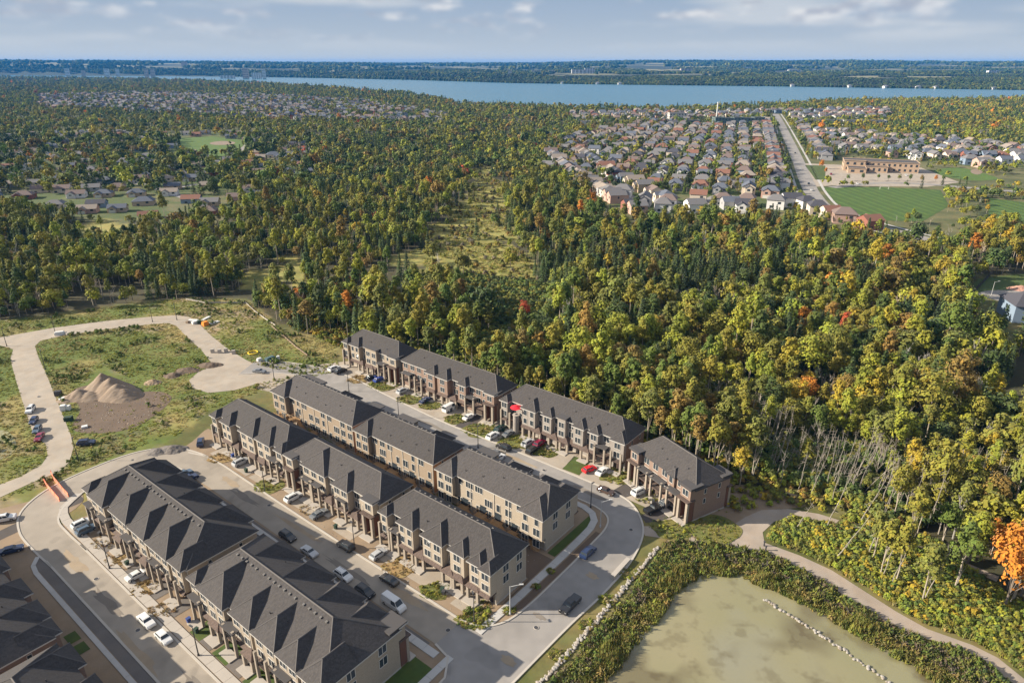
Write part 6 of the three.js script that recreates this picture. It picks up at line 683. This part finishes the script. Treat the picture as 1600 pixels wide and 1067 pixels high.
// the far shore and ridges
{ const grp = stuff('far_shore_woodland', 'blue hazy woodland covering the far shore and ridges'), L = [[], [], []], [blob] = roundCrown({ rx: 7, ry: 5.5, y0: 4.5, clumps: 12, per: 8, leaf: 2.2, cr: 3.2 });
  const band = (d0, d1, step, sc) => { for (let d = d0; d < d1; d += step) { const lim = d * 0.8; for (let x = -lim; x < lim; x += step) { const px = x + rr(-0.5, 0.5) * step, pz = -d + rr(-0.5, 0.5) * step, b = inLakeFar(px, pz); if (b < 6) continue; const n = fbm(px / 420, pz / 420, 3); if (b > 450 && n < (d > 4300 ? 0.56 : 0.5) && d < 9800) continue; const c = vary(pick(n > 0.56 ? [PAL.deep, PAL.deep, PAL.moss, PAL.dark] : [PAL.dark, PAL.dark, PAL.deep, [0.05, 0.06, 0.03]]), 0.2); L[0].push({ x: px, z: pz, y: landHeight(px, pz) - 1, ang: rr(0, 6), s: rr(0.8, 1.4) * sc, sy: rr(0.8, 1.2), c }); } } };
  band(2900, 4200, 13, 0.95); band(4200, 6500, 24, 1.5); band(6500, 11500, 60, 2.6);
  instanced('crown', blob, white1, L[0], grp); }

// low growth
const tuft = (() => { const L = []; for (let i = 0; i < 16; i++) { const a = rr(0, 6.28), l = rr(0.1, 0.5); L.push({ p: [Math.cos(a) * l, rr(0.12, 0.5), Math.sin(a) * l], n: [gauss(), 0.5 + gauss() * 0.6, gauss()], s: rr(0.16, 0.34), a: 0.45, t: tint(0.35) }); } return leavesGeo(L); })();
const bush = (() => roundCrown({ rx: 0.8, ry: 0.7, y0: 0.62, clumps: 9, per: 16, leaf: 0.2, cr: 0.42, low: 0.4 })[0])();
const reeds = (() => { const P = [], C = [], I = []; for (let i = 0; i < 22; i++) { const a = rr(0, 6.28), l = 0.5 * Math.sqrt(rnd()), x = Math.cos(a) * l, z = Math.sin(a) * l, h = rr(0.45, 1.1), w = rr(0.035, 0.07), b = rr(0, 6.28), lx = rr(-0.25, 0.25), lz = rr(-0.25, 0.25), k = P.length / 3, t = tint(0.22); P.push(x - Math.cos(b) * w, 0, z - Math.sin(b) * w, x + Math.cos(b) * w, 0, z + Math.sin(b) * w, x + lx * 0.4 + Math.cos(b) * w * 1.3, h * 0.6, z + lz * 0.4 + Math.sin(b) * w * 1.3, x + lx, h, z + lz); for (let j = 0; j < 4; j++) C.push(...t); I.push(k, k + 1, k + 2, k, k + 2, k + 3); } const g = new THREE.BufferGeometry(); g.setAttribute('position', new THREE.Float32BufferAttribute(P, 3)); g.setAttribute('color', new THREE.Float32BufferAttribute(C, 3)); g.setIndex(I); g.computeVertexNormals(); return g; })();
function scatter(name, label, P, n, fn) { const xs = P.map((p) => p[0]), zs = P.map((p) => p[1]), x0 = Math.min(...xs), x1 = Math.max(...xs), z0 = Math.min(...zs), z1 = Math.max(...zs), A = [], Bq = [], Rd = []; for (let i = 0, k = 0; k < n && i < n * 12; i++) { const x = rr(x0, x1), z = rr(z0, z1); if (!inside(x, z, P)) continue; const q = fn(x, z); if (!q) continue; k++; (q.bush ? Bq : q.reed ? Rd : A).push({ x, z, ang: rr(0, 6.28), s: q.s, sy: q.sy || 1, c: vary(q.c, 0.22), y: q.y || 0 }); } const g = stuff(name, label); instanced('tufts', tuft, white1, A, g); instanced('bushes', bush, white1, Bq, g); instanced('reeds', reeds, white1, Rd, g); }
const wallLine = poly([[1028, 856], [1005, 885], [968, 928], [932, 971], [906, 1000], [870, 1041], [842, 1070], [815, 1100]]);
const heapZone = poly([[115, 610], [160, 572], [200, 590], [250, 620], [240, 650], [180, 675], [125, 676]]);
const clearOf = (x, z) => inside(x, z, Z.roadLoop) || inside(x, z, Z.trail);
scatter('field_weeds', 'rough weeds and grass of the unbuilt field', Z.field.map((p) => p), 17000, (x, z) => { if (Math.abs(x) > -z * 0.8 + 30 || clearOf(x, z)) return; const c = toUV(x, z); if (c[0] > -186 && c[1] < 74) return; if (c[0] > -176 && c[1] < 137) return; if (inside(x, z, heapZone)) { if (rnd() < 0.97) return; } const n = fbm(x / 5 + 40, z / 5, 3), m = fbm(x / 14, z / 14, 4); if (n < 0.36 && rnd() < 0.6) return; if (n > 0.62 && rnd() < 0.2) return { bush: 1, s: rr(0.35, 1.05), c: pick([PAL.green, PAL.green, PAL.moss]) }; return { s: rr(0.35, 0.9), sy: 0.6, c: m > 0.5 ? pick([[0.36, 0.29, 0.11], PAL.olive, [0.30, 0.25, 0.08]]) : pick([PAL.olive, PAL.lime, PAL.lime, [0.19, 0.21, 0.035]]) }; });
scatter('pond_reeds', 'tall reeds and weeds round the shallow pond', poly([[1028, 852], [1060, 845], [1150, 857], [1200, 866], [1250, 889], [1300, 919], [1350, 954], [1400, 984], [1450, 1004], [1500, 1019], [1550, 1045], [1590, 1085], [1540, 1112], [1500, 1250], [1100, 1200], [780, 1130], [845, 1075], [908, 1004], [970, 932], [1008, 888]]), 17000, (x, z) => { const w = inside(x, z, Z.pond); if (w && !(distLine(x, z, [...Z.pond, Z.pond[0]]) < 0.8 && rnd() < 0.4)) return; const e = distLine(x, z, [...Z.pond, Z.pond[0]]), n = fbm(x / 4, z / 4, 3); if (distLine(x, z, wallLine) < 1.6 || (n < 0.46 && rnd() < 0.8)) return; return rnd() < 0.20 ? { bush: 1, s: rr(0.18, 0.42) + 0.5 * smooth(n, 0.46, 0.66) * rnd(), sy: rr(0.7, 1.5), c: e < 2.5 ? pick([[0.15, 0.15, 0.02], [0.17, 0.19, 0.02], PAL.moss, PAL.green]) : n > 0.48 ? pick([PAL.deep, PAL.green, PAL.green, PAL.moss]) : pick([PAL.moss, PAL.green, [0.10, 0.075, 0.055], PAL.deep]) } : rnd() < 0.7 ? { reed: 1, s: rr(0.6, 1.4), sy: (e < 3 ? rr(0.7, 1.4) : rr(0.3, 0.8)) * (0.6 + 0.9 * smooth(n, 0.45, 0.7)), c: e < 3 ? pick([[0.20, 0.21, 0.03], [0.24, 0.20, 0.05], [0.14, 0.17, 0.025]]) : pick([[0.12, 0.16, 0.025], [0.22, 0.20, 0.06], [0.16, 0.17, 0.03], [0.26, 0.21, 0.08], [0.15, 0.11, 0.07]]) } : { s: rr(0.7, 1.5), sy: rr(0.8, 1.7), c: e < 3 ? pick([[0.16, 0.18, 0.02], [0.15, 0.14, 0.02], [0.22, 0.17, 0.05]]) : pick([[0.14, 0.14, 0.02], [0.16, 0.18, 0.02], [0.17, 0.15, 0.055], [0.12, 0.09, 0.065], PAL.green, PAL.green, PAL.moss]) }; });
scatter('trailside_brush', 'yellow green bushes between the trail and the wood', poly([[1196, 846], [1215, 822], [1240, 812], [1300, 812], [1340, 805], [1400, 835], [1460, 850], [1530, 905], [1600, 955], [1680, 1010], [1680, 1080], [1600, 1056], [1520, 1004], [1450, 980], [1350, 921], [1300, 889], [1250, 866]]), 5200, (x, z) => (inside(x, z, Z.trail) || distLine(x, z, trailSpur) < 1.4 || distLine(x, z, Z.trail) < 1.2) ? null : rnd() < 0.62 ? { bush: 1, s: rr(0.4, 1.0) + Math.min(0.8, 0.12 * distLine(x, z, Z.trail)) * rnd(), c: pick([PAL.lime, PAL.olive, PAL.lime, PAL.moss, PAL.green, PAL.olive, PAL.green, PAL.lime, PAL.gold, PAL.moss]) } : { reed: 1, s: rr(0.9, 1.7), c: pick([[0.18, 0.2, 0.03], [0.15, 0.16, 0.025], [0.26, 0.21, 0.07]]) });
scatter('woodland_brush', 'yellow green undergrowth along the wood edge and under the trees', [UV(-235, 147), UV(-190, 146), UV(-187, 148), UV(-70, 149.5), UV(-66, 148), UV(-44, 141), UV(-34, 128), UV(-20, 132), UV(0, 175), UV(20, 230), UV(-40, 300), UV(-240, 240)], 16000, (x, z) => { const v = toUV(x, z); if (inside(x, z, Z.trail) || distLine(x, z, Z.trail) < 1.5) return; return { bush: 1, s: v[1] < 160 ? rr(0.6, 1.5) : rr(0.9, 2.6), c: pick(v[1] < 160 ? [PAL.lime, PAL.olive, PAL.lime, PAL.moss, PAL.gold, PAL.bronze] : [PAL.deep, PAL.moss, PAL.green, PAL.olive]) }; });
scatter('meadow_grass', 'straw and green grass hummocks in the wet meadow', Z.meadow, 6500, (x, z) => { const n = fbm(x / 9, z / 9, 3); if (n < 0.42 || !ragged(x, z, Z.meadow)) return; return rnd() < 0.07 ? { bush: 1, s: rr(0.8, 2.2), c: pick([PAL.moss, PAL.olive, PAL.grey, PAL.bronze]) } : { s: rr(1.0, 2.2), sy: 0.45, c: n > 0.52 ? pick([[0.42, 0.36, 0.11], [0.36, 0.32, 0.09], PAL.lime]) : pick([PAL.olive, PAL.lime, [0.26, 0.24, 0.05]]) }; });
const weedGround = S(0.17, 0.17, 0.045, { name: 'weedGround', map: gGrass }), strawGround = S(0.34, 0.24, 0.11, { name: 'strawGround', map: gGrass });
{ // weedy patches in the front yards
  const A = [], Bq = []; for (const [px, py, r, n, k] of [[560, 593, 3.2, 90, 1], [601, 602, 4, 160, 0], [640, 624, 3.4, 120, 0], [672, 634, 2.8, 100, 0], [713, 655, 3, 120, 0], [752, 672, 4.2, 170, 0], [806, 691, 4.2, 200, 0], [850, 705, 3.2, 160, 0], [972, 743, 4.4, 200, 0], [1012, 778, 2.6, 60, 0], [1050, 825, 4, 120, 0], [1110, 828, 5, 200, 0], [1130, 790, 3, 40, 0], [345, 716, 2.6, 70, 1], [420, 760, 3, 70, 0], [490, 795, 2.6, 40, 1], [625, 886, 3, 80, 1], [679, 923, 2.6, 110, 0], [742, 968, 2.8, 200, 0], [795, 955, 1.2, 50, 0], [752, 948, 1.6, 50, 0], [862, 893, 0.8, 30, 0], [838, 917, 0.8, 30, 0], [985, 898, 1.8, 90, 0], [950, 938, 1.5, 70, 0], [918, 978, 1.4, 60, 0], [874, 1024, 1.6, 60, 0], [165, 848, 2.4, 60, 1], [185, 875, 2.4, 70, 1], [226, 920, 2.4, 80, 1], [250, 955, 2.4, 60, 1], [610, 747, 3, 60, 0], [720, 788, 3, 80, 0], [770, 830, 3, 80, 0], [812, 832, 3, 60, 0], [470, 672, 3, 120, 0], [500, 690, 3, 120, 0], [680, 770, 2, 60, 0]]) { const g = G(px, py); if (n > 60 && py < 1030) { const Q = []; for (let i = 0; i < 14; i++) { const an = i / 14 * 6.283, q = r * (0.7 + 0.5 * hash2(i, px)); Q.push([g[0] + Math.cos(an) * q * 1.3, g[1] + Math.sin(an) * q]); } sheet('grass_patch', curve(Q, 3, true), 0.1 + 0.004 * (px % 7), k ? strawGround : weedGround, k ? 'dry brown grass patch in a front yard' : 'ragged green grass patch in a yard'); } for (let i = 0; i < n; i++) { const a = rr(0, 6.28), d = r * Math.sqrt(rnd()), x = g[0] + Math.cos(a) * d * 1.3, z = g[1] + Math.sin(a) * d; const c = vary(k ? pick([[0.26, 0.17, 0.08], [0.3, 0.22, 0.09], PAL.bronze]) : pick([PAL.green, PAL.olive, PAL.moss, PAL.lime, [0.26, 0.2, 0.08]]), 0.2); (rnd() < (k ? 0.02 : 0.07) ? Bq : A).push({ x, z, y: 0.08, ang: a, s: rr(0.3, 0.75), sy: 0.8, c }); } }
  const g = stuff('yard_weeds', 'patchy weeds in the bare front and back yards'); instanced('tufts', tuft, white1, A, g); instanced('bushes', bush, white1, Bq, g); }
{ const L = []; for (let i = 0; i < 900; i++) { const g = G(rr(105, 280), rr(590, 690)); if (!inside(g[0], g[1], heapZone)) continue; L.push({ x: g[0], z: g[1], y: 0.05, ang: rr(0, 6), s: rr(0.12, 0.5), sy: 0.6, c: vary(pick([[0.20, 0.15, 0.11], [0.30, 0.25, 0.20], [0.14, 0.10, 0.075]]), 0.2) }); } for (let i = 0; i < 260; i++) { const p = UV(rr(-175, -66), pick([rr(74.6, 77), rr(91, 98), rr(130, 135)])); L.push({ x: p[0], z: p[1], y: 0.05, ang: rr(0, 6), s: rr(0.08, 0.28), sy: 0.6, c: vary([0.3, 0.26, 0.22], 0.25) }); } const g = stuff('rubble', 'clods and small rubble on the churned earth and bare yards'); instanced('clods', stoneGeos[1], barkMix, L, g); }
renderer.render(scene, camera);
